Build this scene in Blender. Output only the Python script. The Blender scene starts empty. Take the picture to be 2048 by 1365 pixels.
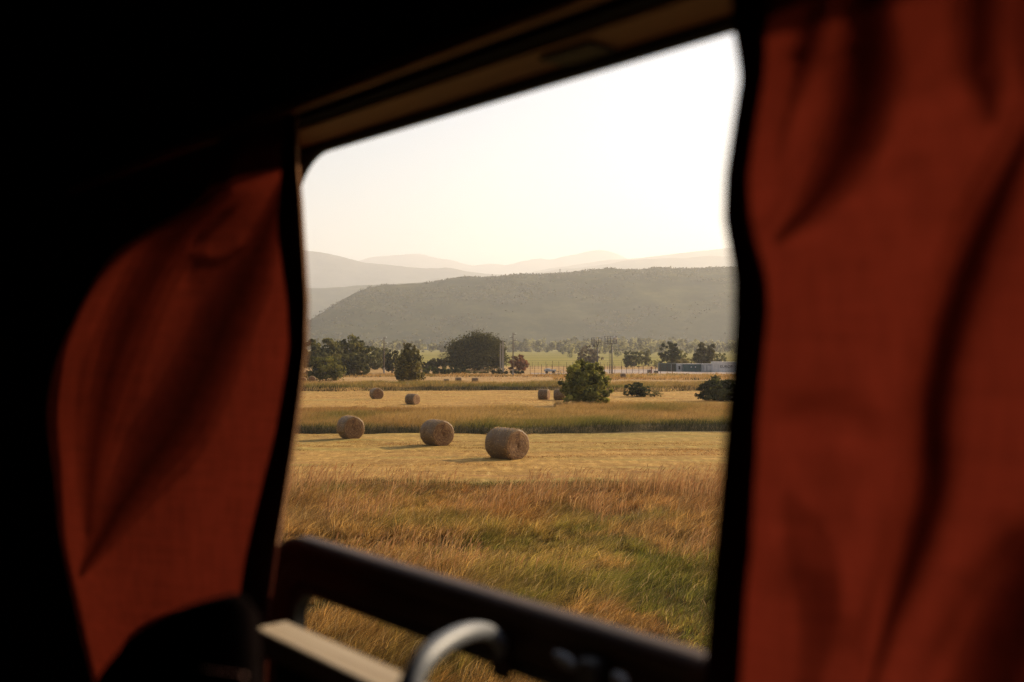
import bpy, math, random
import numpy as np
from mathutils import Vector, Matrix

S = bpy.context.scene
R = math.radians
rnd = random.Random(7)
rng = np.random.default_rng(11)

# ------------------------------------------------------------------ camera
F = 1991.0                 # focal length in photo pixels (35 mm on 36 mm)
CX, CY = 1024.0, 694.0     # vanishing point of the view axis (horizon line)
CAMZ = 4.83
cam_d = bpy.data.cameras.new('camera'); cam = bpy.data.objects.new('camera', cam_d)
S.collection.objects.link(cam); S.camera = cam
cam.location = (0, 0, CAMZ); cam.rotation_euler = (R(90), 0, 0)
cam_d.lens = 35; cam_d.sensor_width = 36; cam_d.shift_y = 11.5/2048
cam_d.clip_start = 0.02; cam_d.clip_end = 50000
cam_d.dof.use_dof = True; cam_d.dof.focus_distance = 70; cam_d.dof.aperture_fstop = 3.4

# ------------------------------------------------------------------ light
SUN_AZ, SUN_EL = 55.0, 24.0
w = bpy.data.worlds.new('World'); S.world = w; w.use_nodes = True
nt = w.node_tree; bg = nt.nodes['Background']
sky = nt.nodes.new('ShaderNodeTexSky'); sky.sky_type = 'NISHITA'; sky.sun_disc = False
sky.sun_elevation = R(SUN_EL); sky.sun_rotation = R(SUN_AZ)
sky.air_density = 1.0; sky.dust_density = 1.4; sky.ozone_density = 0.6
nt.links.new(sky.outputs[0], bg.inputs[0]); bg.inputs[1].default_value = 0.088
sd = bpy.data.lights.new('sun', 'SUN'); sun = bpy.data.objects.new('sun', sd); S.collection.objects.link(sun)
sd.energy = 5.0; sd.angle = R(0.6); sd.color = (1.0, 0.775, 0.50)
SV = Vector((math.sin(R(SUN_AZ))*math.cos(R(SUN_EL)), math.cos(R(SUN_AZ))*math.cos(R(SUN_EL)), math.sin(R(SUN_EL))))
sun.rotation_euler = SV.to_track_quat('Z', 'Y').to_euler()
S.view_settings.view_transform = 'Standard'; S.view_settings.look = 'None'
S.view_settings.exposure = 0.96; S.view_settings.gamma = 1
S.cycles.max_bounces = 6; S.cycles.volume_bounces = 1
S.cycles.transparent_max_bounces = 12
S.cycles.use_denoising = True; S.cycles.denoising_input_passes = 'RGB_ALBEDO_NORMAL'; S.cycles.denoising_prefilter = 'NONE'
HAZE_DENSITY = 0.000138

# ------------------------------------------------------------------ helpers
col = S.collection
def tag(o, label=None, cat=None, group=None, kind=None):
    if label: o['label'] = label
    if cat: o['category'] = cat
    if group: o['group'] = group
    if kind: o['kind'] = kind
    return o
def empty(name, loc=(0, 0, 0), rz=0):
    o = bpy.data.objects.new(name, None); o.location = loc; o.rotation_euler = (0, 0, rz)
    o.empty_display_size = 0.2; col.objects.link(o); return o

class MB:
    def __init__(s): s.v = []; s.f = []
    def quadbox(s, c, size, rot=None):
        hx, hy, hz = size[0]/2, size[1]/2, size[2]/2
        b = len(s.v)
        for x, y, z in ((-1,-1,-1),(1,-1,-1),(1,1,-1),(-1,1,-1),(-1,-1,1),(1,-1,1),(1,1,1),(-1,1,1)):
            p = Vector((x*hx, y*hy, z*hz))
            if rot is not None: p = rot @ p
            s.v.append(Vector(c)+p)
        for q in ((0,3,2,1),(4,5,6,7),(0,1,5,4),(1,2,6,5),(2,3,7,6),(3,0,4,7)):
            s.f.append([b+i for i in q])
        return s
    def tube(s, pts, rad, n=8, cap=True):
        pts = [Vector(p) for p in pts]
        if not hasattr(rad, '__len__'): rad = [rad]*len(pts)
        b0 = len(s.v); up = None
        for i, p in enumerate(pts):
            t = (pts[min(i+1, len(pts)-1)] - pts[max(i-1, 0)]).normalized()
            if up is None:
                a = Vector((0, 0, 1)) if abs(t.z) < .9 else Vector((1, 0, 0))
                up = (a - t*a.dot(t)).normalized()
            else: up = (up - t*up.dot(t)).normalized()
            sd_ = t.cross(up)
            for k in range(n):
                a = 2*math.pi*k/n
                s.v.append(p + (up*math.cos(a) + sd_*math.sin(a))*rad[i])
        for i in range(len(pts)-1):
            for k in range(n):
                a = b0+i*n+k; b = b0+i*n+(k+1) % n
                s.f.append([a, b, b+n, a+n])
        if cap:
            s.f.append([b0+k for k in range(n)][::-1])
            s.f.append([b0+(len(pts)-1)*n+k for k in range(n)])
        return s
    def loft(s, loops, closed=True, ring=True):
        b0 = len(s.v); n = len(loops[0])
        for l in loops: s.v += [Vector(p) for p in l]
        m = len(loops)
        for i in range(m if ring else m-1):
            j = (i+1) % m
            for k in range(n if closed else n-1):
                s.f.append([b0+i*n+k, b0+i*n+(k+1) % n, b0+j*n+(k+1) % n, b0+j*n+k])
        return s
    def grid(s, pts):                # pts: rows of points
        b0 = len(s.v); m = len(pts); n = len(pts[0])
        for r in pts: s.v += [Vector(p) for p in r]
        for i in range(m-1):
            for k in range(n-1):
                s.f.append([b0+i*n+k, b0+i*n+k+1, b0+(i+1)*n+k+1, b0+(i+1)*n+k])
        return s
    def build(s, name, mat, parent=None, smooth=False, loc=None, bevel=0):
        me = bpy.data.meshes.new(name)
        off = Vector(loc) if loc is not None else Vector((0, 0, 0))
        me.from_pydata([tuple(v-off) for v in s.v], [], s.f); me.update()
        if smooth: me.shade_smooth()
        me.materials.append(mat)
        o = bpy.data.objects.new(name, me); o.location = off; col.objects.link(o)
        if parent is not None: o.parent = parent
        if bevel:
            md = o.modifiers.new('bevel', 'BEVEL'); md.width = bevel; md.segments = 2; md.limit_method = 'ANGLE'
        return o

def np_mesh(name, verts, faces_idx, loop_tot, mat, colors=None, parent=None, loc=(0, 0, 0), smooth=False):
    """verts (N,3); faces_idx flat loops; loop_tot per face"""
    me = bpy.data.meshes.new(name)
    me.vertices.add(len(verts)); me.vertices.foreach_set('co', verts.astype(np.float32).ravel())
    me.loops.add(len(faces_idx)); me.loops.foreach_set('vertex_index', faces_idx.astype(np.int32))
    me.polygons.add(len(loop_tot))
    st = np.concatenate(([0], np.cumsum(loop_tot)[:-1])).astype(np.int32)
    me.polygons.foreach_set('loop_start', st); me.polygons.foreach_set('loop_total', loop_tot.astype(np.int32))
    if colors is not None:
        a = me.color_attributes.new('Col', 'FLOAT_COLOR', 'POINT')
        c = np.ones((len(verts), 4), np.float32); c[:, :3] = colors
        a.data.foreach_set('color', c.ravel())
    me.update(calc_edges=True); me.materials.append(mat)
    if smooth: me.shade_smooth()
    o = bpy.data.objects.new(name, me); o.location = loc; col.objects.link(o)
    if parent is not None: o.parent = parent
    return o

def vnoise(x, y, scale, seed=0):
    x = np.asarray(x, float)/scale + 1000; y = np.asarray(y, float)/scale + 1000
    xi = np.floor(x).astype(np.int64); yi = np.floor(y).astype(np.int64)
    fx = x-xi; fy = y-yi; fx = fx*fx*(3-2*fx); fy = fy*fy*(3-2*fy)
    def h(a, b):
        n = (a*374761393 + b*668265263 + seed*974634777) & 0x7fffffff
        n = ((n ^ (n >> 13))*1274126177) & 0x7fffffff
        n = n ^ (n >> 16)
        return (n & 0xffff)/65535.0
    return (h(xi, yi)*(1-fx)+h(xi+1, yi)*fx)*(1-fy) + (h(xi, yi+1)*(1-fx)+h(xi+1, yi+1)*fx)*fy
def fbm(x, y, scale, seed=0, oct=4):
    s = 0; a = .5; t = 0
    for i in range(oct):
        s = s + a*vnoise(x, y, scale/2**i, seed+i*17); t += a; a *= .5
    return s/t
def sstep(a, b, x):
    t = np.clip((np.asarray(x, float)-a)/(b-a), 0, 1); return t*t*(3-2*t)

# ------------------------------------------------------------------ terrain
HD = [0, 43, 51, 57, 70, 93, 112, 174, 230, 9000]
HH = [4.83, 4.83, 5.0, 5.2, 5.4, 5.65, 5.9, 6.2, 6.3, 6.3]
def Hof(D): return float(np.interp(D, HD, HH))
NV = Vector((0.760, 0.650, 0)); NV.normalize()      # outward normal of the vehicle side
DV = Vector((-NV.y, NV.x, 0))                        # along the side, away from the camera
def vn_(x, y, sc, sd):
    return vnoise(x, y, sc, sd)
def edge_near(x):
    x = np.asarray(x, float)
    return 61.6+np.where(x > 0, x*.25, 0)+2.4*(vn_(x, x*0, 8, 176)-.5)+1.3*(vn_(x, x*0, 2.2, 77)-.5)+.6*(vn_(x, x*0, .7, 78)-.5)+3.0*sstep(12.5, 15, x)*(vn_(x, x*0, 1.5, 99)-.1)
def edge_far(x):
    x = np.asarray(x, float)
    return 139+6*(vn_(x, x*0, 13, 79)-.5)+2.5*(vn_(x, x*0, 3, 80)-.5)
def gz(x, y):
    x = np.asarray(x, float); y = np.asarray(y, float)
    z = CAMZ - np.interp(y, HD, HH)
    n = np.abs(x*NV.x + y*NV.y + 0.6)
    z = z + 2.9*(1-sstep(2.2, 8.0, n))
    near = 1-sstep(250, 400, y)
    z = z + near*0.10*(vnoise(x, y, 5.0, 3)-.5)*sstep(9, 12, n) + (fbm(x, y, 1.3, 5, 2)-.5)*.16*(1-sstep(36, 42, y))*sstep(9, 12, n)
    # a shallow ditch along the front of the uncut strip
    e = y-edge_near(x)
    win = sstep(34, 37, y)*(1-sstep(60, 61, y)) + sstep(92, 95, y)*(1-sstep(135, 137, y))
    z = z + win*(.17*(fbm(x*.35+y*.05, y, 1.5, 71, 3)-.5))
    z = z - .38*np.exp(-((e+.3)/1.0)**2) + .15*sstep(.2, 1.2, e)*(1-sstep(20, 28, e))
    e3 = y-edge_far(x); z = z - .3*np.exp(-((e3+.5)/1.2)**2) + .35*sstep(.2, 1.5, e3)*(1-sstep(12, 20, e3))
    return z
def G(x, y): return float(gz(x, y))
def dist_y(py):
    D = 100.0
    for _ in range(40): D = F*Hof(D)/(py-CY)
    return D
def PX(px, D): return (px-CX)/F*D
def at(px, D): x = PX(px, D); return Vector((x, D, G(x, D)))

# ------------------------------------------------------------------ materials
def newmat(name):
    m = bpy.data.materials.new(name); m.use_nodes = True
    nt = m.node_tree; nt.nodes.clear()
    out = nt.nodes.new('ShaderNodeOutputMaterial')
    return m, nt, out
def ramp(nt, fac, stops):
    r = nt.nodes.new('ShaderNodeValToRGB'); e = r.color_ramp.elements
    e[0].position, e[0].color = stops[0][0], (*stops[0][1], 1)
    e[1].position, e[1].color = stops[1][0], (*stops[1][1], 1)
    for p, c in stops[2:]:
        k = e.new(p); k.color = (*c, 1)
    nt.links.new(fac, r.inputs[0]); return r.outputs[0]
def noise(nt, vec, scale, detail=4, rough=.6):
    n = nt.nodes.new('ShaderNodeTexNoise'); n.inputs['Scale'].default_value = scale
    n.inputs['Detail'].default_value = detail; n.inputs['Roughness'].default_value = rough
    if vec is not None: nt.links.new(vec, n.inputs['Vector'])
    return n.outputs['Fac']
def mapping(nt, vec, scale=(1, 1, 1), rot=(0, 0, 0)):
    m = nt.nodes.new('ShaderNodeMapping'); m.inputs['Scale'].default_value = scale; m.inputs['Rotation'].default_value = rot
    nt.links.new(vec, m.inputs['Vector']); return m.outputs[0]
def mix(nt, fac, a, b):
    m = nt.nodes.new('ShaderNodeMix'); m.data_type = 'RGBA'
    if hasattr(fac, 'links') or hasattr(fac, 'is_output'): nt.links.new(fac, m.inputs[0])
    else: m.inputs[0].default_value = fac
    for v, i in ((a, 6), (b, 7)):
        if isinstance(v, tuple): m.inputs[i].default_value = (*v, 1)
        else: nt.links.new(v, m.inputs[i])
    return m.outputs[2]
def maprange(nt, v, a, b, c=0, d=1, smooth=True):
    m = nt.nodes.new('ShaderNodeMapRange'); m.interpolation_type = 'SMOOTHSTEP' if smooth else 'LINEAR'
    nt.links.new(v, m.inputs[0])
    for i, k in zip((1, 2, 3, 4), (a, b, c, d)): m.inputs[i].default_value = k
    return m.outputs[0]
def math_(nt, op, a, b):
    m = nt.nodes.new('ShaderNodeMath'); m.operation = op
    for i, v in enumerate((a, b)):
        if isinstance(v, (int, float)): m.inputs[i].default_value = v
        else: nt.links.new(v, m.inputs[i])
    return m.outputs[0]
def bump(nt, h, strength, dist):
    b = nt.nodes.new('ShaderNodeBump'); b.inputs['Strength'].default_value = strength; b.inputs['Distance'].default_value = dist
    nt.links.new(h, b.inputs['Height']); return b.outputs[0]
def simple(name, c1, c2, scale=5, rough=.7, metal=0, bs=.3, bd=.005, stretch=(1, 1, 1), spec=.5):
    m, nt, out = newmat(name); p = nt.nodes.new('ShaderNodeBsdfPrincipled')
    tc = nt.nodes.new('ShaderNodeTexCoord'); v = mapping(nt, tc.outputs['Object'], stretch)
    n = noise(nt, v, scale, 5, .65)
    nt.links.new(ramp(nt, n, [(.3, c1), (.7, c2)]), p.inputs['Base Color'])
    p.inputs['Roughness'].default_value = rough; p.inputs['Metallic'].default_value = metal
    p.inputs['Specular IOR Level'].default_value = spec
    nt.links.new(bump(nt, n, bs, bd), p.inputs['Normal'])
    nt.links.new(p.outputs[0], out.inputs[0]); return m
def leafmat(name, transl=.45, rough=.6, gloss=.035):
    m, nt, out = newmat(name)
    a = nt.nodes.new('ShaderNodeAttribute'); a.attribute_name = 'Col'
    d = nt.nodes.new('ShaderNodeBsdfDiffuse'); t = nt.nodes.new('ShaderNodeBsdfTranslucent')
    g = nt.nodes.new('ShaderNodeBsdfGlossy'); g.inputs['Roughness'].default_value = rough; g.inputs[0].default_value = (.8, .75, .6, 1)
    nt.links.new(a.outputs['Color'], d.inputs[0]); nt.links.new(a.outputs['Color'], t.inputs[0])
    m1 = nt.nodes.new('ShaderNodeMixShader'); m1.inputs[0].default_value = transl
    nt.links.new(d.outputs[0], m1.inputs[1]); nt.links.new(t.outputs[0], m1.inputs[2])
    m2 = nt.nodes.new('ShaderNodeMixShader'); m2.inputs[0].default_value = gloss
    nt.links.new(m1.outputs[0], m2.inputs[1]); nt.links.new(g.outputs[0], m2.inputs[2])
    nt.links.new(m2.outputs[0], out.inputs[0]); return m
GRASS = leafmat('grass_blades', .5); LEAF = leafmat('leaves', .45, .7, .025)
BARK = simple('bark', (.05, .035, .025), (.12, .085, .06), 12, .9)
POLEWOOD = simple('weathered_pole', (.06, .045, .035), (.14, .10, .075), 20, .85, stretch=(1, 1, .1))
CONCRETE = simple('concrete', (.20, .18, .15), (.32, .28, .23), 6, .9)
STEEL = simple('galvanised_steel', (.045, .04, .035), (.09, .08, .07), 9, .6, .2)
INSUL = simple('insulator_glass', (.5, .5, .48), (.7, .7, .68), 9, .2)

def ground_mat():
    m, nt, out = newmat('field_ground'); p = nt.nodes.new('ShaderNodeBsdfPrincipled'); p.inputs['Roughness'].default_value = .95
    p.inputs['Specular IOR Level'].default_value = .1
    g = nt.nodes.new('ShaderNodeNewGeometry'); pos = g.outputs['Position']
    sx = nt.nodes.new('ShaderNodeSeparateXYZ'); nt.links.new(pos, sx.inputs[0])
    wob = math_(nt, 'MULTIPLY', math_(nt, 'SUBTRACT', noise(nt, mapping(nt, pos, (.05, .05, .05)), 1.0, 4), .5), 6.0)
    y = math_(nt, 'ADD', sx.outputs[1], wob)
    # mown straw: rows run roughly left-right, clumpy
    v = mapping(nt, pos, (.35, 1.6, 1), (0, 0, R(4)))
    n1 = noise(nt, v, .55, 6, .65); n2 = noise(nt, pos, 9.0, 5, .75)
    rows = noise(nt, mapping(nt, pos, (.05, .75, 1), (0, 0, R(3))), 1.0, 3, .5)
    straw = ramp(nt, n1, [(.25, (.20, .10, .028)), (.42, (.42, .235, .06)), (.58, (.54, .32, .085)), (.75, (.31, .155, .045))])
    straw = mix(nt, maprange(nt, n2, .35, .75, 0, .5), straw, (.60, .40, .15))
    straw = mix(nt, maprange(nt, noise(nt, mapping(nt, pos, (.5, 2.2, 1)), 1.0, 6, .75), .5, .7, 0, .75), straw, (.20, .105, .035))
    straw = mix(nt, maprange(nt, rows, .5, .68, 0, .55), straw, (.33, .30, .085))
    straw = mix(nt, maprange(nt, noise(nt, mapping(nt, pos, (.12, .6, 1)), 1.1, 5, .7), .56, .68, 0, .7), straw, (.40, .20, .085))
    soil = ramp(nt, noise(nt, pos, 1.6, 5), [(.3, (.05, .04, .018)), (.7, (.13, .09, .035))])
    # far green fields with long stripes
    fg = ramp(nt, noise(nt, mapping(nt, pos, (.003, .035, 1), (0, 0, R(-3))), 1.0, 4, .6),
              [(.3, (.13, .105, .02)), (.5, (.22, .19, .035)), (.62, (.27, .215, .05)), (.75, (.16, .14, .03))])
    fn = noise(nt, mapping(nt, pos, (.1, .4, 1)), 1.0, 5, .7)
    fg = mix(nt, maprange(nt, fn, .5, .7, 0, .4), fg, (.17, .14, .04))
    fine = noise(nt, mapping(nt, pos, (2.6, .8, 1)), 1.0, 5, .7)
    straw = mix(nt, maprange(nt, fine, .42, .62, .38, 0), straw, (.17, .085, .026))
    straw = mix(nt, maprange(nt, fine, .56, .72, 0, .6), straw, (.66, .46, .17))
    tan_ = ramp(nt, noise(nt, mapping(nt, pos, (.1, .5, 1)), 1.0, 5), [(.3, (.30, .18, .07)), (.7, (.48, .31, .13))])
    straw = mix(nt, math_(nt, 'MULTIPLY', maprange(nt, y, 45, 49, 0, .22), maprange(nt, y, 62, 70, 1, 0)), straw, (.26, .22, .05))
    c = mix(nt, maprange(nt, y, 33, 36), soil, straw)
    c = mix(nt, maprange(nt, y, 60, 62), c, soil)
    c = mix(nt, maprange(nt, y, 90, 93), c, straw)
    c = mix(nt, maprange(nt, y, 139, 142), c, soil)
    c = mix(nt, maprange(nt, y, 158, 164), c, tan_)
    c = mix(nt, maprange(nt, y, 300, 345), c, fg)
    nt.links.new(c, p.inputs['Base Color'])
    h = math_(nt, 'ADD', math_(nt, 'MULTIPLY', n2, .3), noise(nt, mapping(nt, pos, (1, 2, 1)), 2.3, 5, .7))
    nt.links.new(bump(nt, h, .9, .22), p.inputs['Normal'])
    nt.links.new(p.outputs[0], out.inputs[0]); return m

# ------------------------------------------------------------------ ground sheet
ys = np.concatenate([[-15000, -6000, -3000, -1200, -500, -200, -100, -60, -30], np.arange(-20, 10, 1.0), np.arange(10, 70, .25), np.arange(70, 180, .8),
                     np.arange(180, 420, 10), [450, 500, 600, 800, 1100, 1500, 2200, 3200, 4500, 6000, 15000]])
xs = np.concatenate([[-15000, -6000, -3500, -2000, -1200, -700, -400, -250, -150, -100, -70, -50], np.arange(-40, 40, .6), [41, 50, 70, 100, 150, 250, 400, 700, 1200, 2000, 3500, 6000, 15000]])
def grid_mesh(name, X, Y, Z, mat, smooth=True):
    m, n = X.shape
    V = np.stack([X, Y, Z], -1).reshape(-1, 3)
    i = np.arange(m-1)[:, None]*n + np.arange(n-1)[None]
    Fq = np.stack([i, i+1, i+n+1, i+n], -1).reshape(-1)
    return np_mesh(name, V, Fq, np.full((m-1)*(n-1), 4), mat, smooth=smooth)
X, Y = np.meshgrid(xs, ys)
ground = grid_mesh('ground', X, Y, gz(X, Y), ground_mat()); tag(ground, kind='structure')

# ------------------------------------------------------------------ hills
def hill_mat(name, stops, scale, bd):
    m, nt, out = newmat(name); p = nt.nodes.new('ShaderNodeBsdfPrincipled'); p.inputs['Roughness'].default_value = 1
    p.inputs['Specular IOR Level'].default_value = 0
    g = nt.nodes.new('ShaderNodeNewGeometry')
    v = mapping(nt, g.outputs['Position'], (1, 1, 2.0))
    n = noise(nt, v, scale, 7, .72)
    nt.links.new(ramp(nt, n, stops), p.inputs['Base Color'])
    nt.links.new(bump(nt, n, 1, bd), p.inputs['Normal'])
    nt.links.new(p.outputs[0], out.inputs[0]); return m
def ridge(name, prof, D, front, back, mat, rough, seed, nx=260, ny=60, span=(-1.2, 1.2), power=.75, kind='structure'):
    """prof: photo skyline points; crest stands at distance D"""
    xs_ = np.linspace((prof[0][0]-CX)/F*D if span is None else span[0]*D, span[1]*D, nx)
    px = xs_/D*F+CX
    h = np.interp(px, [p[0] for p in prof], [(CY-p[1])/F*D for p in prof])
    v = np.concatenate([np.linspace(0, 1, ny), np.linspace(1, 2, ny//3)[1:]])
    prof_y = np.where(v <= 1, np.sin(np.clip(v, 0, 1)*math.pi/2)**(1/power), np.cos((v-1)*math.pi/2))
    yy = np.where(v <= 1, D-front*(1-v), D+back*(v-1))
    X = np.tile(xs_[None], (len(v), 1)); Y = np.tile(yy[:, None], (1, nx))
    base = (h[None])*prof_y[:, None]
    nz = (fbm(X, Y, rough*9, seed, 5)-.5)*rough*1.6
    # erosion gullies running down the slope
    nz = nz + (fbm(X+Y*.15, Y*.25, rough*6, seed+9, 4)-.5)*rough*1.3*(np.sin(np.clip(v, 0, 1)*math.pi))[:, None]
    Z = CAMZ + base + nz*(.15+.85*np.sin(np.clip(v, 0, 2)/2*math.pi)[:, None])*np.where(v == 1, .25, 1)[:, None]
    Z = np.where(prof_y[:, None] < .01, CAMZ-8, Z)
    o = grid_mesh(name, X, Y, Z, mat); tag(o, kind=kind); return o
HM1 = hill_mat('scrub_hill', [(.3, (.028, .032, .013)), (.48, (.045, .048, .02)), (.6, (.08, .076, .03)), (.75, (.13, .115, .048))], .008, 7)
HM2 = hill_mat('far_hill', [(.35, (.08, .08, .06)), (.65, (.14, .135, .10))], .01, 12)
front_prof = [(-900, 690), (560, 690), (625, 672), (655, 652), (678, 636), (708, 610), (728, 591), (748, 580), (775, 574), (850, 570), (900, 563), (1000, 558), (1050, 553), (1100, 549), (1200, 545), (1300, 542), (1460, 538), (1700, 535), (2400, 520), (3400, 560)]
fh = ridge('front_hill', front_prof, 2700, 800, 800, HM1, 14, 1, nx=520, ny=120, span=(-.45, .9), power=1.15)
ridge('dark_shoulder_hill', [(-1200, 560), (300, 574), (600, 578), (660, 577), (740, 571), (800, 570), (880, 566), (1000, 600), (1200, 690)], 5200, 1000, 500, HM1, 16, 4, span=(-1.0, .1))
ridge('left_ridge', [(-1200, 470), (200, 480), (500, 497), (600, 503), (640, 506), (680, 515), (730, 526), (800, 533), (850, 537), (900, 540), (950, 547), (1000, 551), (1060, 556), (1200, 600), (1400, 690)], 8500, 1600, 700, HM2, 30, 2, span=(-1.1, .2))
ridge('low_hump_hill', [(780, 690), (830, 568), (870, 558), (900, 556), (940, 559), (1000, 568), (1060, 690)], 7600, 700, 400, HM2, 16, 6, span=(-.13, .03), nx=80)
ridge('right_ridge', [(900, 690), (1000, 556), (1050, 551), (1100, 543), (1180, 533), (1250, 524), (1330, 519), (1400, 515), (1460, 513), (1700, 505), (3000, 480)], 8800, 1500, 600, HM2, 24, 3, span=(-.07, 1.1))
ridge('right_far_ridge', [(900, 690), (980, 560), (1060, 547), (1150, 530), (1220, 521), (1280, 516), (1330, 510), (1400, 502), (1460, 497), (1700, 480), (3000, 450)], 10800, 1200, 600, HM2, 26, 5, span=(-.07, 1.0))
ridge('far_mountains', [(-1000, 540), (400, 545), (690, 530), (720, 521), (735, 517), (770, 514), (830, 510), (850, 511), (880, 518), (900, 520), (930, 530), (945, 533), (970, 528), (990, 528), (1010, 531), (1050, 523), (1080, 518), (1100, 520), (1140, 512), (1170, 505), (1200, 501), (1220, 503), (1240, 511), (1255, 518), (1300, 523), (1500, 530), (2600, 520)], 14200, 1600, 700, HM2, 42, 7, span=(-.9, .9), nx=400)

# ------------------------------------------------------------------ grass
def blades(name, x, y, h, wd, lean, colr, label=None, mat=GRASS, curl=.5):
    N = len(x); z = gz(x, y) - .02
    a = rng.uniform(0, math.pi, N); wx = np.cos(a)*wd/2; wy = np.sin(a)*wd/2
    lx, ly = lean
    base = np.stack([x, y, z], -1)
    mid = base + np.stack([lx*h*.35, ly*h*.35, h*.58], -1)
    tip = base + np.stack([lx*h, ly*h, h*(1-curl*.25*np.hypot(lx, ly))], -1)
    W = np.stack([wx, wy, 0*wx], -1)
    V = np.stack([base-W, base+W, mid+W*.85, mid-W*.85, tip], 1).reshape(-1, 3)
    i = (np.arange(N)*5)[:, None]
    Fq = np.concatenate([i+0, i+1, i+2, i+3, i+3, i+2, i+4], 1).reshape(-1)
    lt = np.tile([4, 3], N)
    c = np.repeat(colr, 5, 0)
    o = np_mesh(name, V, Fq, lt, mat, c); tag(o, label, 'grass' if label else None, kind='stuff'); return o
def scatter(n, y0, y1, umin, umax, pad=2.0):
    # even per ground area inside the widening view wedge
    yy = np.sqrt(rng.uniform(0, 1, n)*(y1*y1-y0*y0)+y0*y0)
    u = rng.uniform(umin, umax, n)
    return yy*u + rng.uniform(-pad, pad, n), yy
def pick(c1, c2, t): return c1[None]*(1-t[:, None]) + c2[None]*t[:, None]
A = lambda *c: np.array(c)
GREEN, STRAW, RUST, OLIVE = A(.17, .175, .022), A(.52, .31, .09), A(.33, .145, .04), A(.28, .235, .042)

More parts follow.
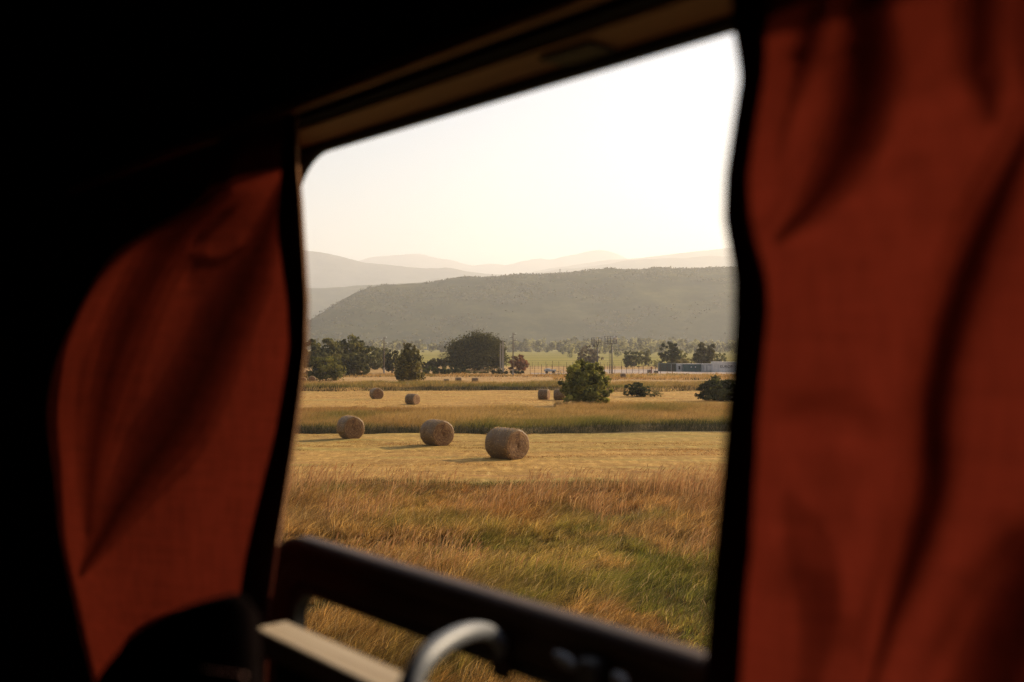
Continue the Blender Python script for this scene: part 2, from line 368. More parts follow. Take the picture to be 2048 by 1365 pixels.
def foreground_grass():
    nc, per = 18500, 40
    cx, cy = scatter(nc, 9.5, 35.5, -.33, .44, 1.0)
    edge = 33.6 + 2.0*(vnoise(cx, cy*0, 3, 9)-.5)*2 + 1.2*(vnoise(cx, cy*0, 1.1, 8)-.5)
    k = (cy < edge) & (rng.uniform(0, 1, nc) < .35+.9*fbm(cx, cy, .9, 19, 2)); cx, cy = cx[k], cy[k]; nc = len(cx)
    t1 = fbm(cx, cy, 2.6, 21, 3); ch = (.16+.34*sstep(.3, .75, t1))*rng.uniform(.5, 1.5, nc)
    cr = rng.uniform(.06, .17, nc)*(.7+.02*cy)
    u = cx/cy
    g = .52*sstep(27, 19, cy)*sstep(-.16, .04, u) + 2.0*(fbm(cx, cy, 3.0, 31, 4)-.47) + .4*sstep(.55, .7, vnoise(cx, cy, 1.6, 33)) - .9*sstep(.60, .70, vnoise(cx, cy, 1.9, 35))
    g = np.clip(g*sstep(38, 29, cy)+rng.normal(0, .15, nc), 0, 1)
    rr = np.clip(fbm(cx, cy, 6, 41, 3)*1.9-.55+rng.normal(0, .25, nc), 0, 1)
    dry = pick(STRAW, RUST, rr)
    cc = dry*(1-g[:, None])+pick(GREEN, OLIVE, rng.uniform(0, 1, nc))*g[:, None]
    cc = cc*(rng.uniform(.55, 1.35, nc)*(.6+.8*fbm(cx, cy, 1.6, 91, 2)))[:, None]
    ang = 3.0*fbm(cx, cy, 3.0, 51, 2)-1.5+rng.normal(0, .35, nc); L = rng.uniform(.15, .95, nc)
    w_ = np.repeat(np.arange(nc), per); n = len(w_)
    da = rng.uniform(0, 2*math.pi, n); dr = np.sqrt(rng.uniform(0, 1, n))
    x = cx[w_]+np.cos(da)*dr*cr[w_]; y = cy[w_]+np.sin(da)*dr*cr[w_]
    h = ch[w_]*rng.uniform(.45, 1.15, n)*(1.1-.35*dr)
    lx = np.cos(ang[w_])*L[w_]+np.cos(da)*dr*.6+rng.normal(0, .22, n)+.2; ly = np.sin(ang[w_])*L[w_]+np.sin(da)*dr*.6+rng.normal(0, .22, n)
    c = cc[w_]*rng.uniform(.35, 1.45, n)[:, None]
    br = rng.uniform(0, 1, n) < .07; c[br] = A(.60, .42, .19)*rng.uniform(.7, 1.1, br.sum())[:, None]
    wd = rng.uniform(.006, .013, n)*(.65+.022*y)
    blades('tall_grass', x, y, h, wd, (lx, ly), c, 'tall dry and green meadow grass filling the ground below the window')
    # short undergrowth between the tussocks
    n = 135000; x, y = scatter(n, 9.5, 35.5, -.33, .44, 1.0); g = np.clip((fbm(x, y, 3, 37, 2)-.4)*3, 0, 1)
    c = (pick(RUST, STRAW, rng.uniform(0, 1, n))*(1-g[:, None])+GREEN*g[:, None])*rng.uniform(.15, .55, n)[:, None]  # blades darkened to paint in the shade between tussocks
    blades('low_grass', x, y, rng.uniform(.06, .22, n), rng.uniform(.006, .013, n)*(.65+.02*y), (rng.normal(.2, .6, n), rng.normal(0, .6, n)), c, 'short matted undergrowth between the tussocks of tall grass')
    # thin seed stems
    n = 17000
    x, y = scatter(n, 20, 35.5, -.34, .44, 1.0)
    k = fbm(x, y, 2.2, 61, 3)+.10*sstep(26, 34, y) > .60; x, y = x[k], y[k]; n = len(x)
    h = rng.uniform(.45, .85, n)*(.75+.25*sstep(14, 30, y))
    c = pick(A(.50, .30, .12), A(.30, .13, .05), rng.uniform(0, 1, n))
    lx = .28+rng.normal(0, .14, n); ly = rng.normal(0, .14, n)
    V = []
    z = gz(x, y); a = rng.uniform(0, math.pi, n)
    W = np.stack([np.cos(a), np.sin(a), 0*a], -1)*(.0018+.00010*y)[:, None]
    base = np.stack([x, y, z], -1)
    p1 = base+np.stack([lx*h*.4, ly*h*.4, h*.75], -1); p2 = base+np.stack([lx*h*.62, ly*h*.62, h*.88], -1); p3 = base+np.stack([lx*h, ly*h, h*.99], -1)
    V = np.stack([base-W, base+W, p1+W, p1-W, p2+W*2.6, p2-W*2.6, p3], 1).reshape(-1, 3)
    i = (np.arange(n)*7)[:, None]
    Fq = np.concatenate([i, i+1, i+2, i+3, i+3, i+2, i+4, i+5, i+5, i+4, i+6], 1).reshape(-1)
    o = np_mesh('seed_stems', V, Fq, np.tile([4, 4, 3], n), GRASS, np.repeat(c, 7, 0))
    tag(o, 'thin rusty seed stems rising above the tall foreground grass', 'grass', kind='stuff')
foreground_grass()

SG = [A(.11, .115, .016), A(.20, .16, .032), A(.44, .27, .085)]
def strip_grass(name, n, y0f, y1f, ymin, ymax, hmin, hmax, wd, greenf, label, seed):
    n = int(n*1.2); x, y = scatter(n, ymin, ymax, -.36, .48, 2)
    k = (y > y0f(x)) & (y < y1f(x)); x, y = x[k], y[k]; n = len(x)
    e = (y-y0f(x))/(y1f(x)-y0f(x))
    h = (hmin+(hmax-hmin)*sstep(.3, .7, fbm(x, y, 3, seed, 4)))*rng.uniform(.5, 1.3, n)*(.75+.25*sstep(0, .3, e+.15*vnoise(x, y, 1.5, seed+8)))
    g = np.clip(greenf(e) + (fbm(x, y, 6, seed+1, 4)-.5)*2.4 + rng.normal(0, .12, n), 0, 1)
    r = np.clip((fbm(x, y, 12, seed+2, 3)-.35)*1.8 + rng.normal(0, .15, n), 0, 1)
    c = pick(SG[2], RUST*.9, r*.8)*(1-g[:, None]) + pick(SG[0], SG[1], rng.uniform(0, 1, n))*g[:, None]
    c = c*rng.uniform(.6, 1.25, n)[:, None]
    f = (1-sstep(.02, .05+.09*vnoise(x, y*0, 5, seed+5), e))[:, None]; c = c*(1-f)+A(.014, .017, .005)*f  # front blades coloured near black to paint the strip's shaded face
    lx = .3+rng.normal(0, .5, n); ly = rng.normal(0, .5, n)
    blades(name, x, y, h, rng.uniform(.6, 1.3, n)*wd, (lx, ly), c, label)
e2 = lambda x: edge_near(x)+.1
strip_grass('uncut_grass_strip', 260000, e2, lambda x: 88+np.where(x > 4, 9.0, 0)+3*(vnoise(x, x*0, 6, 78)-.5), 58, 102, .26, .62, .019,
            lambda e: .95-1.5*e, 'uncut green and golden grass strip behind the three nearest bales', 100)
strip_grass('far_grass_strip', 90000, lambda x: edge_far(x)+.1, lambda x: 160+0*x, 135, 162, .35, .75, .05,
            lambda e: .62-.6*e, 'uncut grass strip with a dark front edge, behind the two round shrubs', 200)
strip_grass('rough_pasture_grass', 30000, lambda x: np.where(x > 8, 186, 206)+0*x, lambda x: 222+0*x, 180, 224, .25, .7, .10,
            lambda e: .1+0*e, 'rough tan grass in front of the fence posts', 300)
def stubble(name, n, y0, y1, wd, hh, label, seed):
    n = int(n*1.15); x, y = scatter(n, y0, y1, -.36, .46, 2)
    t = fbm(x, y*1.8, 2.2, seed, 3)
    k = (t+rng.uniform(-.25, .25, n)) > .47; x, y, t = x[k], y[k], t[k]; n = len(x)
    st = sstep(.52, .66, fbm(x*.22+y*.03, y*1.25, 1.7, seed+9, 4))
    h = hh*rng.uniform(.4, 1.4, n)*(1+1.8*st)
    r = np.clip((fbm(x*.4, y*1.6, 5, seed+1, 3)-.4)*2.2+rng.normal(0, .2, n), 0, 1)
    c = pick(A(.60, .365, .11), A(.43, .195, .055), r); g = (rng.uniform(0, 1, n) < .08+.35*sstep(.5, .65, fbm(x*.3, y, 6, seed+2, 2))+.10*sstep(46, 50, y)*(y < 62))
    c[g] = c[g]*.3+A(.22, .22, .05)*.7
    c = c*(rng.uniform(.6, 1.25, n)*(.45+1.1*fbm(x*.3+y*.04, y*1.3, 1.3, seed+3, 3)))[:, None]
    c = c*(1-.6*st[:, None]*A(.7, 1.0, 1.15)[None])*(.65+.75*vnoise(x*2, y*.7, .55, seed+21))[:, None]
    blades(name, x, y, h, rng.uniform(.6, 1.4, n)*wd, (rng.normal(0, .8, n), rng.normal(0, .8, n)), c, label)
stubble('near_stubble', 200000, 33, 61.5, .014, .026, 'short golden stubble on the mown field around the three nearest bales', 400)
stubble('middle_stubble', 70000, 88, 141, .028, .04, 'short golden stubble on the mown field beyond the uncut strip', 500)
stubble('far_stubble', 40000, 158, 215, .05, .07, 'short golden stubble around the three distant bales', 600)

# ------------------------------------------------------------------ foliage
def foliage_mesh(name, blobs, n, ls, c1, c2, parent=None, loc=(0, 0, 0), drop=1.0, spiky=0.0, seed=1, tipc=None):
    """blobs: (cx,cy,cz,rx,ry,rz); leaf-sized quads gathered in clumps through the crown volume"""
    g = np.random.default_rng(seed)
    vol = np.array([b[3]*b[4]*b[5] for b in blobs])**.67; cnt = (vol/vol.sum()*n).astype(int)+1
    P = []; C = []; N_ = []
    for b, k in zip(blobs, cnt):
        nc = max(4, k//60)
        d = g.normal(0, 1, (nc, 3)); d /= np.linalg.norm(d, axis=1)[:, None]
        rr = g.uniform(.25, 1.12, nc)**.6
        rr = rr*g.uniform(.82, 1.12, nc)
        cc = d*rr[:, None]
        w_ = g.integers(0, nc, k)
        spread = .14+.12*g.uniform(0, 1, nc)
        pts = cc[w_] + np.clip(g.normal(0, 1, (k, 3)), -1.9, 1.9)*spread[w_][:, None]
        if spiky: pts = pts*(1+spiky*.8*g.uniform(-.1, .45, nc)[w_]*g.uniform(0, 1, k))[:, None]
        tone = g.uniform(0, 1, nc)[w_]*.7+g.uniform(0, .3, k)
        nn = (pts-cc[w_])/.2+cc[w_]*1.2; nn /= np.linalg.norm(nn, axis=1)[:, None]+1e-6; N_.append(nn)
        pts = pts*np.array(b[3:6]) + np.array(b[:3])
        P.append(pts); C.append(tone)
    P = np.concatenate(P); T = np.concatenate(C)
    NRM = np.concatenate(N_)
    k = P[:, 2] > .05; P, T = P[k], T[k]; n = len(P)
    nr = NRM[k]+g.normal(0, .55, (n, 3)); nr /= np.linalg.norm(nr, axis=1)[:, None]
    a = g.normal(0, 1, (n, 3)); a -= nr*(a*nr).sum(1)[:, None]; a /= np.linalg.norm(a, axis=1)[:, None]
    b_ = np.cross(nr, a)
    s1 = (g.uniform(.6, 1.3, n)*ls)[:, None]; s2 = s1*.55
    V = np.stack([P-a*s1, P+b_*s2, P+a*s1, P-b_*s2], 1).reshape(-1, 3)
    V[:, 2] = np.maximum(V[:, 2], .0)
    T = (T[:, None])**1.6; c = np.array(c1)[None]*.9*(1-T)+np.array(c2)[None]*1.4*T
    return np_mesh(name, V, np.arange(n*4), np.full(n, 4), LEAF, np.repeat(c, 4, 0), parent, loc)

def ragged(r, k=20, zc=.38, core=.37, br=(.14, .20)):
    out = [(0, 0, .40, core, core, .34)]
    for i in range(k):
        z = .08+.84*(i+r.random())/k; wz = .48*math.sqrt(max(.05, 1-((z-zc)/(1.02-zc if z > zc else zc+.12))**2))
        a = i*2.4+r.uniform(-.5, .5); q = wz*r.uniform(.55, .95); b = r.uniform(*br)
        out.append((math.cos(a)*q, math.sin(a)*q, z, b, b, b*r.uniform(.7, 1.1)))
    return out
def tree(name, label, cat, px, ytop, ybase, wpx, nl, c1, c2, D=None, blobs=None, spiky=0.0, trunk=.12, group=None, seed=1, lsf=.045, vis_trunk=True, depth=.8):
    D = D or dist_y(ybase)
    x = PX(px, D); z0 = G(x, D)
    ztop = CAMZ+(CY-ytop)/F*D; Ht = ztop-z0; W = wpx/F*D
    root = empty(name, (x, D, z0)); tag(root, label, cat, group)
    r = random.Random(seed)
    if blobs is None:
        blobs = ragged(r)
    bl = [(b[0]*W, b[1]*W*depth, b[2]*Ht, b[3]*W, b[4]*W*depth, b[5]*Ht) for b in blobs]
    foliage_mesh('crown', bl, nl, lsf*(Ht*W)**.5, c1, c2, root, seed=seed, spiky=spiky)
    mb = MB()
    tr = trunk*Ht*.35
    mb.tube([(0, 0, -.1), (tr*.3, 0, Ht*.25), (-tr*.2, tr*.2, Ht*.5), (0, 0, Ht*.75)], [tr, tr*.75, tr*.45, tr*.12], 7)
    for b in bl[1:8]:
        q = Vector((0, 0, Ht*r.uniform(.15, .4)))
        e = Vector(b[:3])
        mb.tube([q, q.lerp(e, .5)+Vector((0, 0, Ht*.03)), e], [tr*.4, tr*.25, tr*.06], 5)
    mb.build('trunk', BARK, root, smooth=True)
    return root
DK1, DK2 = (.022, .030, .010), (.10, .10, .025)
MG1, MG2 = (.035, .042, .014), (.17, .15, .04)
YG1, YG2 = (.07, .08, .02), (.20, .18, .045)
# nearest tree in the middle: broad, ragged, stands in the uncut strip
tree('field_tree', 'ragged olive-green tree in the uncut strip, the nearest tree', 'tree', 1173, 722, 812, 100, 12000, (.04, .05, .012), (.36, .33, .06), seed=3, spiky=.5, lsf=.040,
     blobs=ragged(random.Random(9), 36, .30, .34, (.10, .16)))
tree('pointed_tree', 'upright bushy dark tree left of the big domed tree', 'tree', 818, 691, 765, 56, 7000, (.025, .03, .01), (.19, .15, .035), seed=5, spiky=.5,
     blobs=[(0, 0, .4, .42, .42, .36), (.02, 0, .72, .26, .26, .26), (.03, 0, .88, .12, .12, .12), (-.22, 0, .55, .2, .2, .2), (.25, 0, .6, .16, .16, .22), (-.2, 0, .2, .26, .3, .18), (.2, 0, .18, .27, .3, .18), (.3, 0, .75, .08, .1, .12)])
tree('domed_tree', 'huge dark domed tree beside the concrete pillars', 'tree', 955, 665, 741, 118, 22000, (.014, .018, .008), (.10, .09, .022), D=268, seed=8, spiky=.25, lsf=.022,
     blobs=[(0, 0, .44, .47, .45, .46), (.05, 0, .74, .30, .3, .24), (-.1, 0, .62, .3, .3, .24), (.22, 0, .62, .24, .25, .26), (-.33, 0, .38, .17, .25, .3), (.36, 0, .4, .15, .25, .3), (0, -.2, .25, .45, .3, .24), (-.3, 0, .16, .2, .3, .15), (.3, 0, .16, .2, .3, .15)])
# left cluster
G1 = 'trees of the left clump'
tree('roadside_tree', 'tallest tree at the left end of the clump, beside the curtain', 'tree', 646, 677, 745, 84, 8500, MG1, MG2, D=235, seed=11, group=G1)
tree('roadside_tree', 'dark-topped tree in the middle of the left clump', 'tree', 702, 681, 745, 78, 8500, DK1, MG2, D=245, seed=12, group=G1)
tree('roadside_tree', 'pale olive tree at the right end of the left clump', 'tree', 736, 691, 740, 66, 6500, (.05, .055, .022), (.15, .14, .05), D=270, seed=13, group=G1)
tree('roadside_tree', 'low loose tree just left of the left utility pole', 'tree', 763, 696, 736, 44, 3000, (.06, .06, .025), (.15, .14, .05), D=290, seed=14, group=G1)
tree('rounded_bush', 'dark rounded bush with a sunlit right side, in front of the left clump', 'bush', 652, 713, 762, 82, 9000, (.018, .026, .008), (.20, .18, .035), seed=15, lsf=.034)
tree('rounded_bush', 'dark bush in the left clump, right of the sunlit rounded bush', 'bush', 708, 706, 752, 62, 6000, (.022, .026, .01), (.09, .085, .025), seed=16)
tree('rounded_bush', 'square dark bush right behind the left utility pole', 'bush', 784, 704, 744, 36, 3500, (.015, .018, .008), (.05, .05, .018), D=240, seed=17)
# hedges and low shrubs
def hedge(name, label, x0, x1, ytop, ybase, nl, c1, c2, seed, D=None):
    D = D or dist_y(ybase); r = random.Random(seed); W = (x1-x0)
    k = max(3, int(W/9)); bl = []
    for i in range(k):
        t = (i+.5)/k-.5
        bl.append((t, r.uniform(-.02, .02), r.uniform(.3, .5), .75/k, .06, r.uniform(.35, .55)))
    return tree(name, label, 'hedge', (x0+x1)/2, ytop, ybase, W, nl, c1, c2, D=D, blobs=bl, seed=seed, trunk=.05, lsf=.05, depth=1.0)
hedge('low_hedge', 'low leafy hedge with a sunlit top, left of the domed tree', 846, 932, 734, 749, 5000, (.02, .03, .01), (.13, .14, .035), 21)
hedge('low_hedge', 'dark upper hedge just left of the domed tree foot', 845, 905, 716, 738, 4500, (.025, .026, .012), (.09, .085, .03), 22, D=275)
hedge('low_hedge', 'flat dark hedge at the foot of the right utility pole', 985, 1046, 739, 749, 3000, (.02, .026, .012), (.07, .075, .025), 23)
hedge('low_hedge', 'thin low hedge beneath the domed tree', 930, 990, 741, 748, 2200, (.04, .045, .015), (.14, .13, .035), 24)
tree('rusty_shrub', 'rust-red shrub right of the right utility pole', 'shrub', 1038, 711, 742, 42, 4500, (.14, .06, .03), (.33, .15, .07), D=262, seed=25, spiky=.4)
tree('dark_shrub', 'small round dark shrub on the mown field, right of the nearest tree', 'shrub', 1273, 767, 793, 50, 5000, (.014, .02, .008), (.06, .07, .02), seed=26)
tree('dark_shrub', 'low scrappy shrub trailing right of the small round dark shrub', 'shrub', 1308, 782, 794, 32, 1600, (.05, .05, .015), (.16, .14, .04), seed=27, D=118)
tree('dark_shrub', 'large dark shrub half hidden by the right curtain', 'shrub', 1446, 760, 802, 104, 10000, (.018, .024, .009), (.09, .09, .022), seed=31)
# distant trees on the plain
far = [
 ('distant_tree', 'brownish tree just left of the floodlight masts', 1178, 692, 728, 46, 3800, 330, (.10, .08, .055), (.22, .175, .12)),
 ('distant_tree', 'dark spreading tree between the masts and the containers', 1262, 702, 731, 40, 4000, 305, (.04, .045, .02), (.13, .13, .045)),
 ('distant_tree', 'paler tree touching the right of the dark spreading tree', 1290, 699, 730, 30, 2500, 330, (.08, .08, .03), (.20, .19, .07)),
 ('distant_tree', 'round dark tree above the green container', 1342, 688, 730, 44, 6000, 285, (.022, .028, .012), (.08, .085, .03)),
 ('distant_tree', 'pale feathery tree right behind the round dark tree', 1364, 703, 731, 26, 2500, 290, (.09, .10, .03), (.22, .21, .06)),
 ('distant_tree', 'spiky dark tree above the white container', 1409, 689, 730, 52, 6500, 280, (.026, .028, .012), (.12, .105, .04)),
 ('distant_tree', 'tree with light edges at the far right beside the curtain', 1440, 706, 731, 30, 2500, 300, (.05, .06, .02), (.16, .15, .05)),
 ('distant_tree', 'small lone tree out on the green plain', 1125, 691, 709, 12, 900, 820, (.08, .085, .035), (.18, .17, .07)),
 ('distant_tree', 'tiny round bush on the green plain, right of the lone tree', 1140, 704, 716, 12, 700, 560, (.07, .08, .03), (.15, .15, .06)),
 ('distant_tree', 'small dark bush on the plain right of the taller mast', 1235, 700, 713, 16, 900, 640, (.06, .065, .03), (.13, .13, .05)),
 ('distant_tree', 'small squat tree behind the paler tree', 1291, 697, 713, 16, 900, 640, (.06, .06, .03), (.12, .12, .05)),
 ('distant_tree', 'tiny bush on the plain left of the domed tree', 884, 707, 715, 18, 700, 560, (.07, .07, .03), (.15, .14, .05)),
 ('distant_tree', 'low bush at the left foot of the green container', 1313, 719, 732, 20, 900, 300, (.05, .06, .02), (.13, .13, .04)),
 ('distant_tree', 'golden-green scrub leaning over the containers', 1372, 717, 731, 46, 3000, 262, (.10, .09, .03), (.26, .20, .07)),
]
for i, (nm, lb, px, yt, yb, wp, nl, D, c1, c2) in enumerate(far):
    tree(nm, lb, 'tree' if 'bush' not in lb and 'scrub' not in lb else 'bush', px, yt, yb, wp, nl, c1, c2, D=D, seed=40+i, group='scattered trees on the far plain', spiky=.3 if 'spiky' in lb else 0, lsf=.04)

# far-off wood at the hill foot (one mass)
def wood(name, label, D0, D1, u0, u1, n, hmin, hmax, c1, c2, ls, seed, per=16):
    r = random.Random(seed); bl = []
    for i in range(n):
        D = r.uniform(D0, D1); x = r.uniform(u0, u1)*D; hgt = r.uniform(hmin, hmax)*(.7+.6*float(vnoise(x, D, 120, seed)))
        z = CAMZ-6.3
        bl.append((x, D, z+hgt*.5+2, hgt*.5*r.uniform(.7, 1.1), hgt*.5, hgt*.5))
        bl.append((x+r.uniform(-.3, .3)*hgt, D, z+hgt*.75+2, hgt*.3, hgt*.3, hgt*.3))
    off = 2.0
    o = foliage_mesh(name, bl, n*per*10, ls, c1, c2, seed=seed); o.location.z = -off
    tag(o, label, 'wood', kind='stuff')
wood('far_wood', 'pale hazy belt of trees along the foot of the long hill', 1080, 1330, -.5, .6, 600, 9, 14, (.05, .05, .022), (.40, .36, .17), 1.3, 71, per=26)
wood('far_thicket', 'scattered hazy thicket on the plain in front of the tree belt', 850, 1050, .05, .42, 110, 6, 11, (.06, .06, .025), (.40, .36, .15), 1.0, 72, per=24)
# scrub scattered on the front hill: sample the hill mesh itself
def scrub():
    me = fh.data; co = np.empty(len(me.vertices)*3, np.float32); me.vertices.foreach_get('co', co); co = co.reshape(-1, 3)
    k = (co[:, 2] > CAMZ+2) & (np.abs(co[:, 0]/co[:, 1]) < .3); co = co[k]
    g = np.random.default_rng(5); n = 12000
    c = co[g.integers(0, len(co), n)] + g.normal(0, 1, (n, 3))*np.array([3, 3, 0])
    keep = fbm(c[:, 0]*.6, c[:, 1]*.6, 60, 91, 4) + g.uniform(-.10, .10, n) > .50; c = c[keep]; n = len(c)
    P = np.repeat(c, 5, 0)+g.normal(0, 1, (n*5, 3))*np.array([2.6, 2.6, 1.2])+np.array([0, 0, 1.0]); m = len(P)
    a = g.normal(0, 1, (m, 3)); a /= np.linalg.norm(a, axis=1)[:, None]
    b_ = g.normal(0, 1, (m, 3)); b_ -= a*(a*b_).sum(1)[:, None]; b_ /= np.linalg.norm(b_, axis=1)[:, None]
    s = g.uniform(1.0, 2.6, m)[:, None]
    V = np.stack([P-a*s, P+b_*s, P+a*s, P-b_*s], 1).reshape(-1, 3)
    t = np.repeat(g.uniform(0, 1, n), 5)[:, None]
    cc = np.array((.045, .048, .02))*(1-t)+np.array((.11, .10, .042))*t
    o = np_mesh('hillside_scrub', V, np.arange(m*4), np.full(m, 4), LEAF, np.repeat(cc, 4, 0)); tag(o, 'scrub dotted over the slope of the long flat-topped hill', 'scrub', kind='stuff')
scrub()

# ------------------------------------------------------------------ hay bales
def bale_mats():
    m, nt, out = newmat('bale_side'); p = nt.nodes.new('ShaderNodeBsdfPrincipled'); p.inputs['Roughness'].default_value = .55; p.inputs['Specular IOR Level'].default_value = .22
    tc = nt.nodes.new('ShaderNodeTexCoord'); o = tc.outputs['Object']
    n1 = noise(nt, mapping(nt, o, (9, 1.2, 1.2)), 6, 6, .7); n2 = noise(nt, o, 3, 4)
    c = ramp(nt, n1, [(.3, (.065, .035, .014)), (.55, (.16, .092, .037)), (.75, (.31, .195, .082))])
    c = mix(nt, maprange(nt, n2, .4, .7, 0, .6), c, (.18, .13, .08))
    nt.links.new(c, p.inputs[0]); nt.links.new(bump(nt, n1, .5, .02), p.inputs['Normal']); nt.links.new(p.outputs[0], out.inputs[0])
    e, nt, out = newmat('bale_end'); p = nt.nodes.new('ShaderNodeBsdfPrincipled'); p.inputs['Roughness'].default_value = .9
    tc = nt.nodes.new('ShaderNodeTexCoord'); o = tc.outputs['Object']
    sx = nt.nodes.new('ShaderNodeSeparateXYZ'); nt.links.new(o, sx.inputs[0])
    rr = math_(nt, 'POWER', math_(nt, 'ADD', math_(nt, 'POWER', sx.outputs[1], 2.0), math_(nt, 'POWER', sx.outputs[2], 2.0)), .5)
    ang = math_(nt, 'ARCTAN2', sx.outputs[2], sx.outputs[1])
    cb = nt.nodes.new('ShaderNodeCombineXYZ')
    nt.links.new(math_(nt, 'ADD', math_(nt, 'MULTIPLY', rr, 14.0), math_(nt, 'MULTIPLY', noise(nt, o, 5, 3), 3.0)), cb.inputs[0])
    nt.links.new(math_(nt, 'MULTIPLY', ang, .9), cb.inputs[1])
    n1 = noise(nt, cb.outputs[0], 1.6, 5, .65)
    c = ramp(nt, n1, [(.3, (.05, .023, .009)), (.5, (.17, .085, .032)), (.7, (.31, .18, .072))])
    nt.links.new(c, p.inputs[0]); nt.links.new(bump(nt, n1, 1, .05), p.inputs['Normal']); nt.links.new(p.outputs[0], out.inputs[0])
    return m, e
BS, BE = bale_mats()
def make_bale():
    root = empty('hay_bale')
    n = 48; r0 = .64; L = .62
    def ring(x, r, sd_):
        out = []
        for k in range(n):
            a = 2*math.pi*k/n
            rr = r*(1+.012*math.sin(3*a+sd_)+.010*math.sin(7*a+sd_*2)+.006*math.sin(13*a))
            z = math.sin(a)*rr; y = math.cos(a)*rr
            if z < -.93*r0: z = -.93*r0
            out.append(Vector((x, y, z+.595)))
        return out
    xs_ = [-L, -L+.02, -L+.07, -.4, -.2, 0, .2, .4, L-.07, L-.02, L]
    rs = [r0-.075, r0-.035, r0-.008, r0, r0+.006, r0, r0+.004, r0, r0-.008, r0-.035, r0-.075]
    mb = MB(); mb.loft([ring(x, r, 1+i*.12) for i, (x, r) in enumerate(zip(xs_, rs))], ring=False)
    o = mb.build('wrapped_side', BS, root, smooth=True, loc=(0, 0, .595))
    for sgn in (-1, 1):
        mb = MB(); loops = []
        for j, r in enumerate([r0-.075, .45, .3, .15, .05]):
            loops.append([Vector((sgn*(L+[0, .02, .012, .018, .0][j]+.012*math.sin(k*1.7+j*2.1)*(j > 0)), p.y, p.z)) for k, p in enumerate(ring(0, r, 1 if sgn < 0 else 2.2))])
        for l, r in zip(loops[1:], [.45, .3, .15, .05]): pass
        mb.loft(loops, ring=False); b = len(mb.v); mb.v.append(Vector((sgn*L, 0, .595)))
        for k in range(n): mb.f.append([b-n+k, b-n+(k+1) % n, b])
        mb.build('end_face', BE, root, smooth=True, loc=(0, 0, .595))
    g = np.random.default_rng(4); m_ = 2600; a = g.uniform(0, 2*math.pi, m_); xx = g.uniform(-L, L, m_)
    e = g.uniform(0, 1, m_) < .35; xx[e] = np.sign(xx[e])*L; rr_ = np.where(e, r0*np.sqrt(g.uniform(.2, 1, m_)), r0); 
    zz = np.sin(a)*rr_; base = np.stack([xx, np.cos(a)*rr_, np.maximum(zz, -.93*r0)+.595], -1)
    nrm = np.where(e[:, None], np.stack([np.sign(xx), 0*a, 0*a], -1), np.stack([0*a, np.cos(a), np.sin(a)], -1))
    d = nrm*g.uniform(.01, .06, m_)[:, None]+g.normal(0, .04, (m_, 3)); sd_ = g.normal(0, .004, (m_, 3))
    V = np.stack([base-sd_, base+sd_, base+d], 1).reshape(-1, 3)
    V[:, 2] = np.maximum(V[:, 2], .0)
    c = A(.50, .33, .14)[None]*g.uniform(.5, 1.2, m_)[:, None]
    o = np_mesh('loose_straw', V, np.arange(m_*3), np.full(m_, 3), GRASS, np.repeat(c, 3, 0), root); o['kind'] = 'stuff'
    return root
def copy_tree(o, parent=None):
    c = o.copy(); col.objects.link(c)
    if parent is not None: c.parent = parent
    for ch in list(o.children):
        if ch.name in col.objects and ch.parent == o: copy_tree(ch, c)
    return c
# px centre, base y, height px, axis angle (deg, 0 = across the view), label
bales = [
 (1014, 917, 62, -48, 'largest and nearest round bale, broad end turned right, on the mown field'),
 (874, 891, 51, -55, 'middle one of the three near round bales on the mown field'),
 (701, 879, 45, -60, 'left one of the three near round bales, round end facing us'),
 (753, 799, 23, -68, 'dark bale on the middle field, further left than the one with grass tips'),
 (825, 809, 22, -35, 'dark bale on the middle field with grass tips in front of its base'),
 (1088, 799, 21, -20, 'dark bale on the middle field, fully clear to the left of the nearest tree'),
 (1121, 801, 22, -20, 'dark bale on the middle field, partly hidden behind the nearest tree'),
 (893, 769, 11, 0, 'small far bale, left one of three in a row below the low hedge'),
 (917, 768, 13, 0, 'small far bale, middle one of three in a row below the low hedge'),
 (950, 768, 12, 5, 'small far bale, right one of three in a row below the domed tree'),
 (1246, 757, 10, 0, 'small far bale in front of the pale yard below the floodlight masts'),
 (624, 766, 14, -80, 'small far bale with a rim of light, below the rounded bush at the left curtain'),
 (607, 768, 12, -80, 'small far bale touching the left curtain edge'),
]
b0 = make_bale(); protos = list(b0.children)
for i, (px, yb, hp, ang, lb) in enumerate(bales):
    if i == 0: o = b0
    else:
        o = b0.copy(); col.objects.link(o)
        for ch in protos:
            c = ch.copy(); col.objects.link(c); c.parent = o
    D = dist_y(yb) if i < 7 else dist_y(yb)
    x = PX(px, D); sc = (hp/F*D)/1.235
    o.location = (x, D, G(x, D)-.02); o.rotation_euler = (0, 0, R(ang)); o.scale = (sc*(1.0+.07*math.sin(i*2.1+1)), sc*(1+.03*math.cos(i*1.7)), sc*(1-.02*math.cos(i*1.7)))
    tag(o, lb, 'hay bale', 'round hay bales on the fields')

